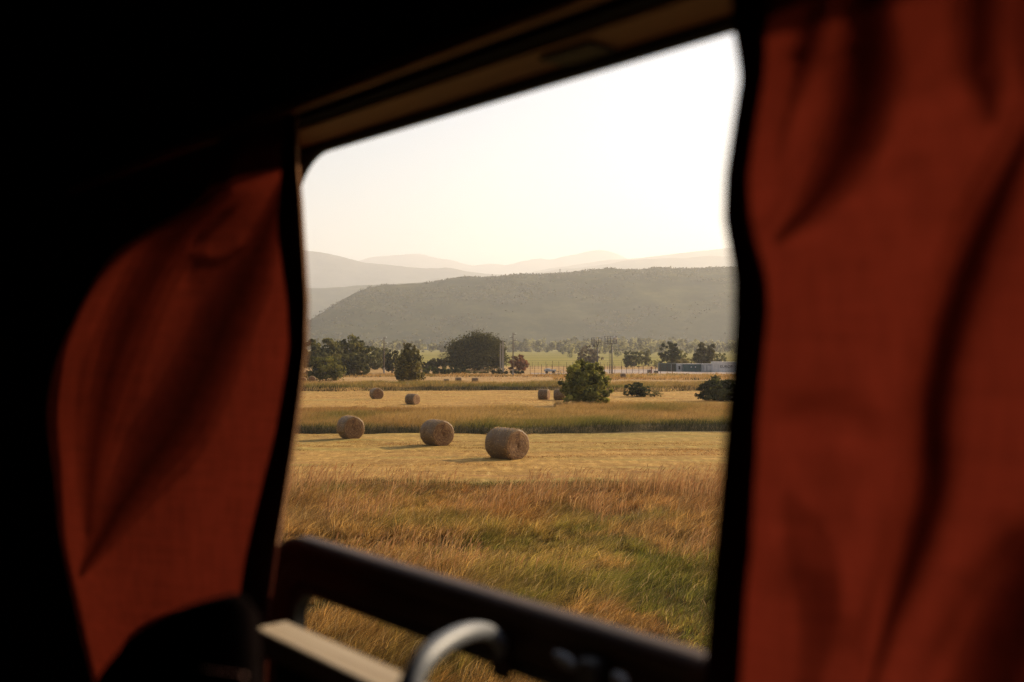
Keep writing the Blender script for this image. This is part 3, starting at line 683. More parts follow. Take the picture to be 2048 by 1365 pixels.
# ------------------------------------------------------------------ poles, masts, pillars, fence, yard
def utility_pole(px, ytop, ybase, arms, label, D=None):
    D = D or dist_y(ybase); p = at(px, D); Ht = CAMZ+(CY-ytop)/F*D - p.z
    root = empty('utility_pole', p); tag(root, label, 'utility pole', 'wooden utility poles')
    MB().tube([(0, 0, -.2), (.02, 0, Ht*.5), (0, 0, Ht)], [.16, .13, .095], 10).build('pole', POLEWOOD, root, smooth=True)
    MB().quadbox((0, -.01, .7), (.42, .36, 1.5)).build('concrete_footing', CONCRETE, root, bevel=.02)
    for zf, x0, x1 in arms:
        z = Ht-zf
        MB().quadbox(((x0+x1)/2, 0, z), (abs(x1-x0), .09, .11)).build('crossarm', POLEWOOD, root)
        for e in (x0, x1):
            if abs(e) > .2: MB().tube([(e, 0, z+.05), (e, 0, z+.14), (e, 0, z+.2), (e, 0, z+.32)], [.03, .07, .05, .08], 8).build('insulator', INSUL, root, smooth=True)
    return root
utility_pole(1026, 666, 751, [(.35, -.1, .6), (1.0, -.65, .1), (1.75, -.1, .75)], 'tall utility pole standing right of the domed tree')
utility_pole(768, 675, 738, [(.2, -.1, .55), (.85, -.6, .1), (1.5, -.15, .75)], 'utility pole standing left of the pointed tree', D=232)
for px, yt, hw, lb in ((1006, 684, 4.2, 'taller pale concrete pillar at the right edge of the domed tree'), (1001, 687, 3.0, 'narrower pale pillar left of the taller one, against the domed tree')):
    D = 243; p = at(px, D); Ht = CAMZ+(CY-yt)/F*D-p.z; w_ = hw/F*D
    root = empty('concrete_pillar', p); tag(root, lb, 'pillar', 'pale pillars by the domed tree')
    MB().loft([[Vector((sx*w_/2*k, sy*w_/2*k, z)) for sx, sy in ((-1, -1), (1, -1), (1, 1), (-1, 1))] for z, k in ((-.1, 1), (Ht*.5, .92), (Ht, .82))], ring=False).build('shaft', CONCRETE, root)
    MB().quadbox((0, 0, Ht+.04), (w_*.95, w_*.95, .1)).build('cap', CONCRETE, root)
LAMP = simple('lamp_housing', (.5, .49, .46), (.65, .63, .6), 8, .4)
def mast(px, ytop, ybase, wpx, lamps, label):
    D = dist_y(ybase); p = at(px, D); Ht = CAMZ+(CY-ytop)/F*D-p.z; W = wpx/F*D
    root = empty('floodlight_mast', p); tag(root, label, 'floodlight mast', 'floodlight masts by the yard')
    deck = Ht-1.55
    MB().tube([(0, 0, -.1), (0, 0, deck)], [.15, .11], 12).build('pole', STEEL, root, smooth=True)
    MB().quadbox((-W*.12, 0, deck), (W, .9, .1)).build('deck', STEEL, root)
    mb = MB()
    x0, x1 = -W*.62, W*.38
    for yy in (-.42, .42):
        for k in range(5): mb.tube([(x0+(x1-x0)*k/4, yy, deck), (x0+(x1-x0)*k/4, yy, Ht)], .042, 5)
        for zz in (deck+.5, deck+1.0, Ht): mb.tube([(x0, yy, zz), (x1, yy, zz)], .038, 5)
    for xx in (x0, x1):
        for zz in (deck+.5, deck+1.0, Ht): mb.tube([(xx, -.42, zz), (xx, .42, zz)], .038, 5)
    mb.build('railing', STEEL, root)
    mb = MB()
    for xx in (-.62, -.30): mb.tube([(xx, -.2, .2), (xx, -.2, Ht-.3)], .042, 5)
    for k in range(int(deck/.35)): mb.tube([(-.62, -.2, .4+k*.35), (-.30, -.2, .4+k*.35)], .015, 4)
    for k in range(int(deck/1.6)): mb.tube([(-.30, -.2, .8+k*1.6), (0, 0, .8+k*1.6)], .02, 4)
    mb.build('ladder', STEEL, root)
    for (lx, lz) in lamps:
        q = Vector((lx*W, -.5, Ht+lz))
        f = MB().tube([q+Vector((0, .16, .05)), q+Vector((0, .0, 0)), q+Vector((0, -.12, -.04))], [.10, .20, .24], 12).build('floodlight', LAMP, root, smooth=True)
    return root
mast(1224, 673, 752, 23, [(.16, -.35), (.33, -.45), (.18, -.12)], 'taller floodlight mast with caged platform and lamps, right one of two')
mast(1195, 676, 751, 19, [(-.1, -.4)], 'shorter floodlight mast rising behind the nearest tree, left one of two')

FENCEM = simple('rusty_post', (.05, .03, .022), (.12, .075, .05), 15, .8)
def fence(x0, x1, D, n, hgt, label):
    a, b = PX(x0, D), PX(x1, D); root = empty('wire_fence', (a, D, G(a, D))); tag(root, label, 'fence')
    mb = MB()
    for i in range(n):
        t = i/(n-1); x = (b-a)*t + .15*math.sin(i*2.3); h = hgt*(1+.08*math.sin(i*5.1))
        m2 = MB().quadbox((x, 0, h/2-.05), (.085, .085, h+.1)); m2.build('fence_post', FENCEM, root)
    for zz in (.35, .8, 1.25, 1.7):
        mb.tube([((b-a)*t, .04, zz*hgt/2.1) for t in (0, .5, 1)], .012, 4)
    mb.build('wire', STEEL, root)
fence(1048, 1345, 226, 27, 2.2, 'front wire fence with thin dark posts along the pale yard')
fence(1050, 1420, 281, 28, 2.1, 'rear wire fence with thin dark posts behind the pale yard')
YARD = simple('yard_gravel', (.24, .18, .14), (.36, .27, .215), .3, .95)
def yard():
    D0, D1 = 231, 275; mb = MB(); rows = []
    for i in range(9):
        D = D0+(D1-D0)*i/8; a, b = PX(1205+0*i, D), PX(1520, D)
        if i < 4: a = PX(1215, D)
        rows.append([Vector((a+(b-a)*k/16, D, G(a+(b-a)*k/16, D)+.03)) for k in range(17)])
    mb.grid(rows).build('yard', YARD).__setitem__('kind', 'structure')
    rows = [[Vector((PX(1062+75*k/8, D), D, G(PX(1062+75*k/8, D), D)+.03)) for k in range(9)] for D in (229, 234, 238)]
    MB().grid(rows).build('gravel_path', YARD).__setitem__('kind', 'structure')
yard()
# containers
def corr(W, H, L, n=26, d=.035):
    """corrugated box shell"""
    mb = MB(); pts = []
    for k in range(n+1):
        x = -W/2+W*k/n; pts.append((x, -L/2-(d if k % 2 else 0)))
    loop = [Vector((x, y, 0)) for x, y in pts] + [Vector((W/2, L/2, 0)), Vector((-W/2, L/2, 0))]
    mb.loft([loop, [p+Vector((0, 0, H)) for p in loop]], ring=False)
    mb.f.append([len(loop)+k for k in range(len(loop))]); return mb
def container(px0, px1, ytop, ybase, D, mat, roofm, label, details=None, name='container'):
    a, b = PX(px0, D), PX(px1, D); W = b-a; cx = (a+b)/2; z0 = CAMZ-(ybase-CY)/F*D; Ht = (ybase-ytop)/F*D
    z0 = min(z0, G(cx, D)); Ht = CAMZ+(CY-ytop)/F*D - z0
    root = empty(name, (cx, D, z0)); tag(root, label, 'container', 'containers and cabins by the yard')
    corr(W, Ht-.1, 2.4).build('body', mat, root)
    MB().quadbox((0, 0, Ht-.04), (W+.1, 2.55, .12)).build('roof', roofm, root)
    return root, W, Ht
P_GREEN = simple('green_paint', (.035, .045, .03), (.055, .065, .045), 4, .6)
P_TEAL = simple('teal_paint', (.015, .055, .060), (.025, .08, .08), 4, .5)
P_WHITE = simple('white_paint', (.46, .44, .41), (.60, .57, .53), 2, .5)
P_GREY = simple('grey_paint', (.28, .28, .27), (.40, .39, .37), 2, .5)
P_DARK = simple('dark_glass', (.02, .025, .03), (.04, .045, .05), 3, .2)
r1, W_, H_ = container(1317, 1352, 727, 742, 256, P_GREEN, P_GREEN, 'dark green container at the left end of the row')
MB().quadbox((W_*.18, -1.27, H_*.45), (.14, .06, H_*.85)).build('locking_bar', P_GREY, r1)
r2, W_, H_ = container(1353, 1365, 728, 743, 254, P_WHITE, P_WHITE, 'narrow pale cabin between the dark green and the teal container', name='site_cabin')
MB().quadbox((-.25, -1.27, H_*.5), (.5, .05, H_*.45)).build('window', P_DARK, r2)
MB().quadbox((.45, -1.27, H_*.45), (.4, .05, H_*.8)).build('door', P_GREY, r2)
r3, W_, H_ = container(1366, 1403, 728, 743, 252, P_TEAL, P_WHITE, 'teal container with a white roof edge, in the middle of the row')
for k in (-.1, .12): MB().quadbox((W_*k, -1.27, H_*.6), (.28, .05, .28)).build('sign_plate', P_WHITE, r3)
r4, W_, H_ = container(1403, 1423, 728, 744, 250, P_GREY, P_WHITE, 'light grey cabin between the teal container and the tall white one', name='site_cabin')
MB().quadbox((-W_*.22, -1.27, H_*.5), (.45, .05, H_*.7)).build('door', P_WHITE, r4)
MB().quadbox((W_*.2, -1.27, H_*.5), (W_*.42, .05, H_*.6)).build('shutter', P_WHITE, r4)
r5, W_, H_ = container(1424, 1500, 724, 744, 248, P_WHITE, P_WHITE, 'tall white container with dark lettering at the right curtain')
cu = bpy.data.curves.new('lettering', 'FONT'); cu.body = 'EUROP'; cu.size = .95; cu.extrude = .01; cu.space_character = 1.05
tmp = bpy.data.objects.new('tmp', cu); col.objects.link(tmp)
dg = bpy.context.evaluated_depsgraph_get(); me = bpy.data.meshes.new_from_object(tmp.evaluated_get(dg)); bpy.data.objects.remove(tmp)
me.name = 'lettering'; me.materials.clear(); me.materials.append(P_DARK)
lo = bpy.data.objects.new('lettering', me); col.objects.link(lo); lo.parent = r5
lo.location = (-W_/2+1.75, -1.26, H_*.42); lo.rotation_euler = (R(90), 0, 0)
for dx in (-W_/2+.5, -W_/2+1.3): MB().quadbox((dx, -1.27, H_*.42), (.07, .05, H_*.75)).build('door_bar', P_GREY, r5)
# trailer, ramp, crates
def trailer():
    D = 233; p = at(1100, D); root = empty('utility_trailer', p); tag(root, 'pale grey utility trailer with two wheels behind the front fence', 'trailer')
    MB().quadbox((0, 0, .75), (2.7, 1.5, .5)).build('body', P_GREY, root, bevel=.04)
    MB().quadbox((-.5, 0, 1.12), (1.1, 1.3, .22)).build('load_cover', P_WHITE, root, bevel=.05)
    for x in (-.8, .8):
        MB().tube([(x, -.78, .33), (x, -.60, .33)], .33, 16).build('wheel', P_DARK, root)
    MB().tube([(1.3, 0, .6), (2.2, 0, .45)], .05, 6).build('drawbar', STEEL, root)
    p = at(1128, D); r = empty('loading_ramp', p); tag(r, 'pale sloping loading ramp right of the grey trailer', 'ramp')
    MB().quadbox((0, 0, .55), (2.0, 1.0, .09), Matrix.Rotation(R(24), 3, 'Y')).build('board', P_WHITE, r)
    MB().quadbox((-.75, 0, .4), (.08, .9, .8)).build('leg', STEEL, r)
trailer()
for px, wd_, hh, lb in ((1298, .75, .85, 'dark wooden crate left of the paler crate in the yard'), (1312, .95, .6, 'paler low wooden crate in the yard')):
    p = at(px, 233); root = empty('wooden_crate', p); tag(root, lb, 'crate', 'crates in the yard')
    c_ = FENCEM if px < 1300 else POLEWOOD
    for k in range(4): MB().quadbox((0, 0, .08+hh/4*(k+.4)), (wd_, .7, hh/4*.8)).build('slat', c_, root)
    for sx in (-1, 1): MB().quadbox((sx*wd_*.45, -.37, hh/2+.04), (.08, .05, hh)).build('corner_post', c_, root)
p = at(1303, 236); root = empty('red_hydrant_post', p); tag(root, 'short dark red post behind the two crates', 'post')
RED = simple('red_paint', (.12, .02, .02), (.2, .04, .03), 5, .5)
MB().tube([(0, 0, 0), (0, 0, 1.2), (0, 0, 1.55)], [.13, .13, .10], 10).build('shaft', RED, root)
MB().quadbox((0, 0, 1.3), (.6, .16, .14)).build('crossbar', RED, root)
# pylons on the skyline
def pylon(px, ytop, ybase, D, label):
    z1 = CAMZ+(CY-ytop)/F*D; z0 = CAMZ+(CY-ybase)/F*D-3; Ht = z1-z0; root = empty('pylon', (PX(px, D), D, z0)); tag(root, label, 'pylon', 'pylons on the hill crest')
    mb = MB(); w0 = Ht*.09
    for sx in (-1, 1):
        for sy in (-1, 1): mb.tube([(sx*w0, sy*w0, 0), (sx*w0*.2, sy*w0*.2, Ht)], .4, 4)
    for k in range(6):
        z = Ht*k/6; z2 = Ht*(k+1)/6; a_ = w0*(1-.8*k/6); c_ = w0*(1-.8*(k+1)/6)
        for sy in (-1, 1): mb.tube([(-a_, sy*a_, z), (c_, sy*c_, z2)], .13, 4); mb.tube([(a_, sy*a_, z), (-c_, sy*c_, z2)], .13, 4)
    mb.build('lattice', STEEL, root)
    for zf in (.92, .8): MB().tube([(-Ht*.14, 0, Ht*zf), (Ht*.14, 0, Ht*zf)], .22, 4).build('crossarm', STEEL, root)
pylon(1120, 538, 549, 2695, 'left and tallest pylon on the crest of the long hill')
pylon(1243, 537, 544, 2695, 'middle shorter pylon on the crest of the long hill')
pylon(941, 557, 563, 2695, 'faint pylon on the lower left crest of the long hill')
pylon(1377, 537, 542, 2695, 'tiny pylon on the crest toward the right curtain')

# ------------------------------------------------------------------ vehicle side: wall coordinates (s along, z up from eye, n outward)
EYE = Vector((0, 0, CAMZ))
def WP(s, z, n): return EYE + DV*s + NV*n + Vector((0, 0, z))
P0 = .70
def ray(px, py, n):             # where a sight line through photo pixel meets the plane n
    u = (px-CX)/F; t = n/(NV.x*u+NV.y)
    p = Vector((u*t, t, 0)); return p.dot(DV), (CY-py)/F*t
def rrect(s0, s1, z0, z1, r, n_=10, n=P0, rr=None):
    rr = rr or (r, r, r, r); out = []
    for (cs, cz, a0, r_) in ((s1, z1, 0, rr[0]), (s0, z1, 90, rr[1]), (s0, z0, 180, rr[2]), (s1, z0, 270, rr[3])):
        r_ = max(r_, 1e-4)
        ox = cs-r_ if cs == s1 else cs+r_; oz = cz-r_ if cz == z1 else cz+r_
        for k in range(n_+1):
            a = R(a0+90*k/n_); out.append(WP(ox+math.cos(a)*r_, oz+math.sin(a)*r_, n))
    return out
def wbox(mb, s0, s1, z0, z1, n0, n1):
    b = len(mb.v)
    for n_ in (n0, n1):
        for s_, z_ in ((s0, z0), (s1, z0), (s1, z1), (s0, z1)): mb.v.append(WP(s_, z_, n_))
    for q in ((0, 1, 2, 3), (7, 6, 5, 4), (0, 4, 5, 1), (1, 5, 6, 2), (2, 6, 7, 3), (3, 7, 4, 0)): mb.f.append([b+i for i in q])
    return mb
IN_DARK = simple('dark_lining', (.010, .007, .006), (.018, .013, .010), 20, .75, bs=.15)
IN_BROWN = simple('brown_wood_trim', (.15, .058, .018), (.33, .15, .05), 3, .55, stretch=(1, 1, 14), bs=.3, bd=.002)
RUBBER = simple('black_rubber', (.008, .008, .008), (.014, .013, .012), 30, .6)
JAMB = simple('tan_jamb', (.42, .27, .16), (.55, .37, .22), 8, .6)
SASH = simple('brown_metal_sash', (.024, .013, .009), (.052, .029, .019), 7, .55, .0, bs=.1, bd=.001, spec=.12)
def timber():
    m, nt, out = newmat('pale_timber'); p = nt.nodes.new('ShaderNodeBsdfPrincipled'); p.inputs['Roughness'].default_value = .6
    tc = nt.nodes.new('ShaderNodeTexCoord'); v = mapping(nt, mapping(nt, tc.outputs['Object'], rot=(0, 0, -math.atan2(DV.y, DV.x))), (3, 120, 60))
    n = noise(nt, v, 1, 4, .6); n2 = noise(nt, tc.outputs['Object'], 9, 3)
    c = ramp(nt, n, [(.3, (.28, .20, .12)), (.5, (.42, .33, .22)), (.7, (.50, .41, .29))])
    nt.links.new(mix(nt, maprange(nt, n2, .5, .7, 0, .4), c, (.38, .30, .20)), p.inputs[0])
    nt.links.new(bump(nt, n, .3, .002), p.inputs['Normal']); nt.links.new(p.outputs[0], out.inputs[0]); return m
LEDGE = timber()
CHROME = simple('satin_metal', (.09, .10, .115), (.14, .15, .17), 18, .5, .2, bs=.05, bd=.001)
cabin = empty('vehicle_cabin', WP(.5, -1.3, .6)); tag(cabin, 'dark vehicle interior seen around the open window, with brown trim above it', 'vehicle')
CL = cabin.location.copy()
def cpart(mb, name, mat, parent=cabin, smooth=False, bevel=0):
    o = mb.build(name, mat, None, smooth, bevel=bevel)
    o.parent = parent
    # keep world placement
    base = CL if parent is cabin else Vector((0, 0, 0))
    o.location = -base if parent is cabin else Vector((0, 0, 0))
    return o
OS0, OS1, OZ0, OZ1 = -.15, 1.372, -.60, .287
def rect(s0, s1, z0, z1, n): return [WP(s1, z1, n), WP(s0, z1, n), WP(s0, z0, n), WP(s1, z0, n)]
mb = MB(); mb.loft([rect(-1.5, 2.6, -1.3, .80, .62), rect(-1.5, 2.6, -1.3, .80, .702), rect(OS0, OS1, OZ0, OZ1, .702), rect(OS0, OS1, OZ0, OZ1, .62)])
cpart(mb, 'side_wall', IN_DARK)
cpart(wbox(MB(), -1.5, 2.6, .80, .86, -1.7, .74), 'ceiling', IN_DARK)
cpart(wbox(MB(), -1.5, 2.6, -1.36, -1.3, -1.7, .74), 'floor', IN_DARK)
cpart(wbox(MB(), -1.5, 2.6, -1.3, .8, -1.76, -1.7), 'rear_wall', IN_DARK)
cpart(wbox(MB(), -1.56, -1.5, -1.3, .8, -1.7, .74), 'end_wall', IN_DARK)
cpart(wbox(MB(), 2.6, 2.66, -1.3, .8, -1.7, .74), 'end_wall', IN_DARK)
# reveal lining: brown soffit over the opening, tan jamb at the far side
cpart(wbox(MB(), OS0+.004, OS1-.010, OZ1-.006, OZ1-.002, .632, .688), 'soffit', IN_BROWN)
cpart(wbox(MB(), OS1-.008, OS1-.002, OZ0+.003, OZ1-.008, .618, .688), 'jamb', JAMB)
# black surround with rounded corners; its far side leans outward toward the bottom
def lean(pts, n_):
    out = []
    for p in pts:
        q = p-EYE; s_ = q.dot(DV); z_ = q.z
        s_ += LEAN*max(0, .27-z_)*max(0, min(1, (s_-.9)/.4)); out.append(WP(s_, z_, n_))
    return out
LEAN, OPEN_S, OPEN_Z = .08, 1.300, .2700
def surround(ins, n_): return lean(rrect(OS0+.016-ins, OPEN_S+ins, OZ0+.03-ins, OPEN_Z+ins, .06, 12, n_, rr=(.092, .03, .03, .03)), n_)
def outer_sq(n_): return rrect(OS0-.001, OS1+.001, OZ0-.001, OZ1+.001, 0, 12, n_)
cpart(MB().loft([outer_sq(.690), outer_sq(.7015), surround(0, .7015), surround(0, .694), surround(.004, .690)]), 'window_surround', RUBBER)
# small catch under the soffit
s_, z_ = ray(1150, 100, .66)
o = cpart(wbox(MB(), s_-.035, s_+.035, z_-.006, OZ1-.007, .645, .68), 'catch', RUBBER, bevel=.004)
# thin wooden rail above
s_, z_ = ray(590, 219, .60)
cpart(wbox(MB(), -.5, 2.0, z_-.004, z_+.012, .592, .606), 'curtain_rail', IN_BROWN, bevel=.003)
# dropped sash
ST, SB, SL = -.257, -.598, 1.287
ls = []
for ins, n_ in ((.0, .672), (.0, .650), (.006, .643), (.016, .641), (.019, .646), (.026, .648), (.030, .641), (.052, .644), (.060, .652), (.062, .672)):
    ls.append(rrect(OS0+.004+ins, SL-ins, SB+ins, ST-ins, 0, 12, n_, rr=(max(.085-ins*.6, .03),)*4)[::1])
sash = cpart(MB().loft(ls), 'window_sash', SASH, smooth=True)
ls = []
for ins, n_ in ((.060, .670), (.060, .650), (.070, .650), (.070, .670)):
    ls.append(rrect(OS0+.004+ins, SL-ins, SB+ins, ST-ins, 0, 12, n_, rr=(.05,)*4))
cpart(MB().loft(ls), 'glazing_seal', RUBBER, sash)
m, nt_, out = newmat('window_glass')
tr = nt_.nodes.new('ShaderNodeBsdfTransparent'); tr.inputs[0].default_value = (.80, .80, .78, 1)
gl_ = nt_.nodes.new('ShaderNodeBsdfGlossy'); gl_.inputs['Roughness'].default_value = .02
df = nt_.nodes.new('ShaderNodeBsdfDiffuse'); df.inputs[0].default_value = (.5, .48, .42, 1)
fr = nt_.nodes.new('ShaderNodeLayerWeight'); fr.inputs['Blend'].default_value = .1
mx = nt_.nodes.new('ShaderNodeMixShader'); nt_.links.new(maprange(nt_, fr.outputs['Facing'], 0, 1, .02, .25, False), mx.inputs[0]); nt_.links.new(tr.outputs[0], mx.inputs[1]); nt_.links.new(gl_.outputs[0], mx.inputs[2])
tcg = nt_.nodes.new('ShaderNodeTexCoord'); dn = noise(nt_, mapping(nt_, tcg.outputs['Object'], (2, 2, 9)), 3, 4)
mx2 = nt_.nodes.new('ShaderNodeMixShader'); nt_.links.new(maprange(nt_, dn, .4, .75, 0.0, .05), mx2.inputs[0]); nt_.links.new(mx.outputs[0], mx2.inputs[1]); nt_.links.new(df.outputs[0], mx2.inputs[2])
nt_.links.new(mx2.outputs[0], out.inputs[0])
GLASS = m
mb = MB(); ins = .064; l1 = rrect(OS0+.004+ins, SL-ins, SB+ins, ST-ins, .05, 12, .6595)
mb.v += l1; mb.f.append(list(range(len(l1)))); cpart(mb, 'glass_pane', GLASS, sash)
# curved handle on the sash
hp = [(835, 1520, .44), (812, 1430, .445), (822, 1365, .455), (850, 1318, .475), (893, 1283, .51), (940, 1264, .555), (978, 1266, .61), (1000, 1288, .632), (1004, 1312, .643)]
pts = []
for px, py, n_ in hp:
    s_, z_ = ray(px, py, n_); pts.append(WP(s_, z_, n_))
def smooth_pts(pts, k=5):
    out = []
    for i in range(len(pts)-1):
        p0 = pts[max(i-1, 0)]; p1 = pts[i]; p2 = pts[i+1]; p3 = pts[min(i+2, len(pts)-1)]
        for j in range(k):
            t = j/k; out.append(.5*((2*p1)+(-p0+p2)*t+(2*p0-5*p1+4*p2-p3)*t*t+(-p0+3*p1-3*p2+p3)*t**3))
    out.append(pts[-1]); return out
sp = smooth_pts(pts)
cpart(MB().tube(sp, [.0102-.0028*(i/len(sp)) for i in range(len(sp))], 16), 'handle', CHROME, sash, smooth=True)
s_, z_ = ray(1002, 1300, .64)
cpart(wbox(MB(), s_-.014, s_+.012, z_-.028, z_+.014, .636, .643), 'handle_plate', SASH, sash, bevel=.004)
# latch: dark block with two satin thumb pieces
s_, z_ = ray(1178, 1335, .63)
cpart(wbox(MB(), s_-.012, s_+.010, z_-.05, z_+.008, .622, .642), 'latch', RUBBER, sash, bevel=.005)
for px, py, n_, l_ in ((1130, 1322, .622, .014), (1240, 1362, .618, .008)):
    s_, z_ = ray(px, py, n_); a_ = WP(s_+l_, z_+.004, n_); b_ = WP(s_-l_, z_-.004, n_)
    cpart(MB().tube([a_, a_.lerp(b_, .2), a_.lerp(b_, .55), a_.lerp(b_, .85), b_], [.002, .005, .0065, .005, .002], 12), 'thumb_piece', CHROME, sash, smooth=True)
# pale timber ledge inside the sash
cpart(wbox(MB(), .1, 1.005, -.330, -.3046, .488, .530), 'ledge', LEDGE, bevel=.003)
cpart(wbox(MB(), .1, 1.0, -.50, -.331, .512, .528), 'ledge_support', IN_DARK)
for s0_ in (.14, .98): cpart(wbox(MB(), s0_, s0_+.02, -.49, -.42, .529, .619), 'ledge_bracket', IN_DARK)

# ------------------------------------------------------------------ curtains
def fabric(name, dc, tcl, hemdark=1.0):
    m, nt, out = newmat(name)
    tc = nt.nodes.new('ShaderNodeTexCoord')
    n = noise(nt, mapping(nt, tc.outputs['Object'], (14, 14, 260)), 1, 4, .7); n2 = noise(nt, mapping(nt, tc.outputs['Object'], (260, 260, 20)), 1, 3, .6)
    k = maprange(nt, math_(nt, 'ADD', n, n2), 0.75, 1.25, .78, 1.20, False)
    def tint(c):
        x = nt.nodes.new('ShaderNodeVectorMath'); x.operation = 'SCALE'; x.inputs[0].default_value = c; nt.links.new(k, x.inputs['Scale']); return x.outputs[0]
    d = nt.nodes.new('ShaderNodeBsdfDiffuse'); t = nt.nodes.new('ShaderNodeBsdfTranslucent')
    nt.links.new(tint(dc), d.inputs[0]); nt.links.new(tint(tcl), t.inputs[0])
    a = nt.nodes.new('ShaderNodeAddShader'); nt.links.new(d.outputs[0], a.inputs[0]); nt.links.new(t.outputs[0], a.inputs[1])
    nt.links.new(a.outputs[0], out.inputs[0]); return m
FAB = fabric('rust_red_fabric', (.09, .017, .010), (.042, .0054, .0028))
FABL = fabric('rust_red_fabric_dimmed', (.08, .015, .009), (.039, .0051, .0026))  # same cloth, colour lowered for the dimmer light on the left curtain
HEM_TOPSHADE = fabric('doubled_hem_and_top_shade', (.035, .010, .007), (.006, .0006, .0003))  # doubled cloth of the hem; its dark colour also paints shade on curtain tops
SHADE_CLOTH = fabric('shade_strip_cloth', (.10, .020, .013), (.046, .0060, .0034))  # half see-through cloth for added strips that dim the sun along folds
_nt = SHADE_CLOTH.node_tree; _o = [n for n in _nt.nodes if n.type == 'OUTPUT_MATERIAL'][0]; _src = _o.inputs[0].links[0].from_socket
_t = _nt.nodes.new('ShaderNodeBsdfTransparent'); _m = _nt.nodes.new('ShaderNodeMixShader'); _m.inputs[0].default_value = .35
_nt.links.new(_t.outputs[0], _m.inputs[1]); _nt.links.new(_src, _m.inputs[2]); _nt.links.new(_m.outputs[0], _o.inputs[0])
SELV = fabric('pale_selvedge', (.14, .08, .05), (.15, .082, .046))
def img_of(s, z, n):
    p = DV*s + NV*n; return CX+F*p.x/p.y, CY-F*z/p.y
def seg_dist(px, py, poly):
    best = 1e9; bt = 0; L = 0
    tot = sum(math.dist(poly[i], poly[i+1]) for i in range(len(poly)-1))
    for i in range(len(poly)-1):
        a, b = poly[i], poly[i+1]; dx, dy = b[0]-a[0], b[1]-a[1]; l2 = dx*dx+dy*dy
        t = max(0, min(1, ((px-a[0])*dx+(py-a[1])*dy)/l2)); d = math.hypot(px-a[0]-t*dx, py-a[1]-t*dy)
        if d < best: best = d; bt = (L+t*math.sqrt(l2))/tot
        L += math.sqrt(l2)
    return best, bt
def signed(px, py, poly):
    best = 1e9; sg = 1; tt = 0
    for i in range(len(poly)-1):
        a, b = poly[i], poly[i+1]; dx, dy = b[0]-a[0], b[1]-a[1]; l2 = dx*dx+dy*dy
        t = max(0, min(1, ((px-a[0])*dx+(py-a[1])*dy)/l2)); ex, ey = px-a[0]-t*dx, py-a[1]-t*dy; d = math.hypot(ex, ey)
        if d < best: best = d; sg = 1 if dx*ey-dy*ex > 0 else -1; tt = (i+t)/(len(poly)-1)
    return best*sg, tt
def stepped(qfun, steps, keep=lambda s, z: 1):      # lopsided folds: one steep flank, one slack flank
    def f(s, z):
        q = qfun(s, z); px, py = img_of(s, z, P0-q); dq = 0
        for poly, w_, wide, amp in steps:
            d, t = signed(px, py, poly)
            e = min(1, t*3+.15)*min(1, (1-t)*3)*keep(s, z)
            dq += amp*e*.5*(1+math.tanh(d/w_))*math.exp(-max(0, d)/wide)
        return max(q+dq, .093)
    return f
def folded(qfun, folds):
    def f(s, z):
        q = qfun(s, z); px, py = img_of(s, z, P0-q); dq = 0
        for poly, wpx, amp in folds:
            d, t = seg_dist(px, py, poly)
            if d < wpx*3: dq += amp*math.exp(-(d/wpx)**2)*min(1, t*4+.3)*min(1, (1-t)*4+.1)
        return q+dq
    return f
def hem_s(q_of_z, edge, z):
    """s of a curtain edge whose sight-line outline in the photo is edge(y)"""
    q = q_of_z(z); y = 600.0
    for _ in range(30):
        x = edge(y); u = (x-CX)/F; t = (P0-q)/(NV.x*u+NV.y); y = CY-z/t*F
    p = Vector((u*t, t, 0)); return p.dot(DV)
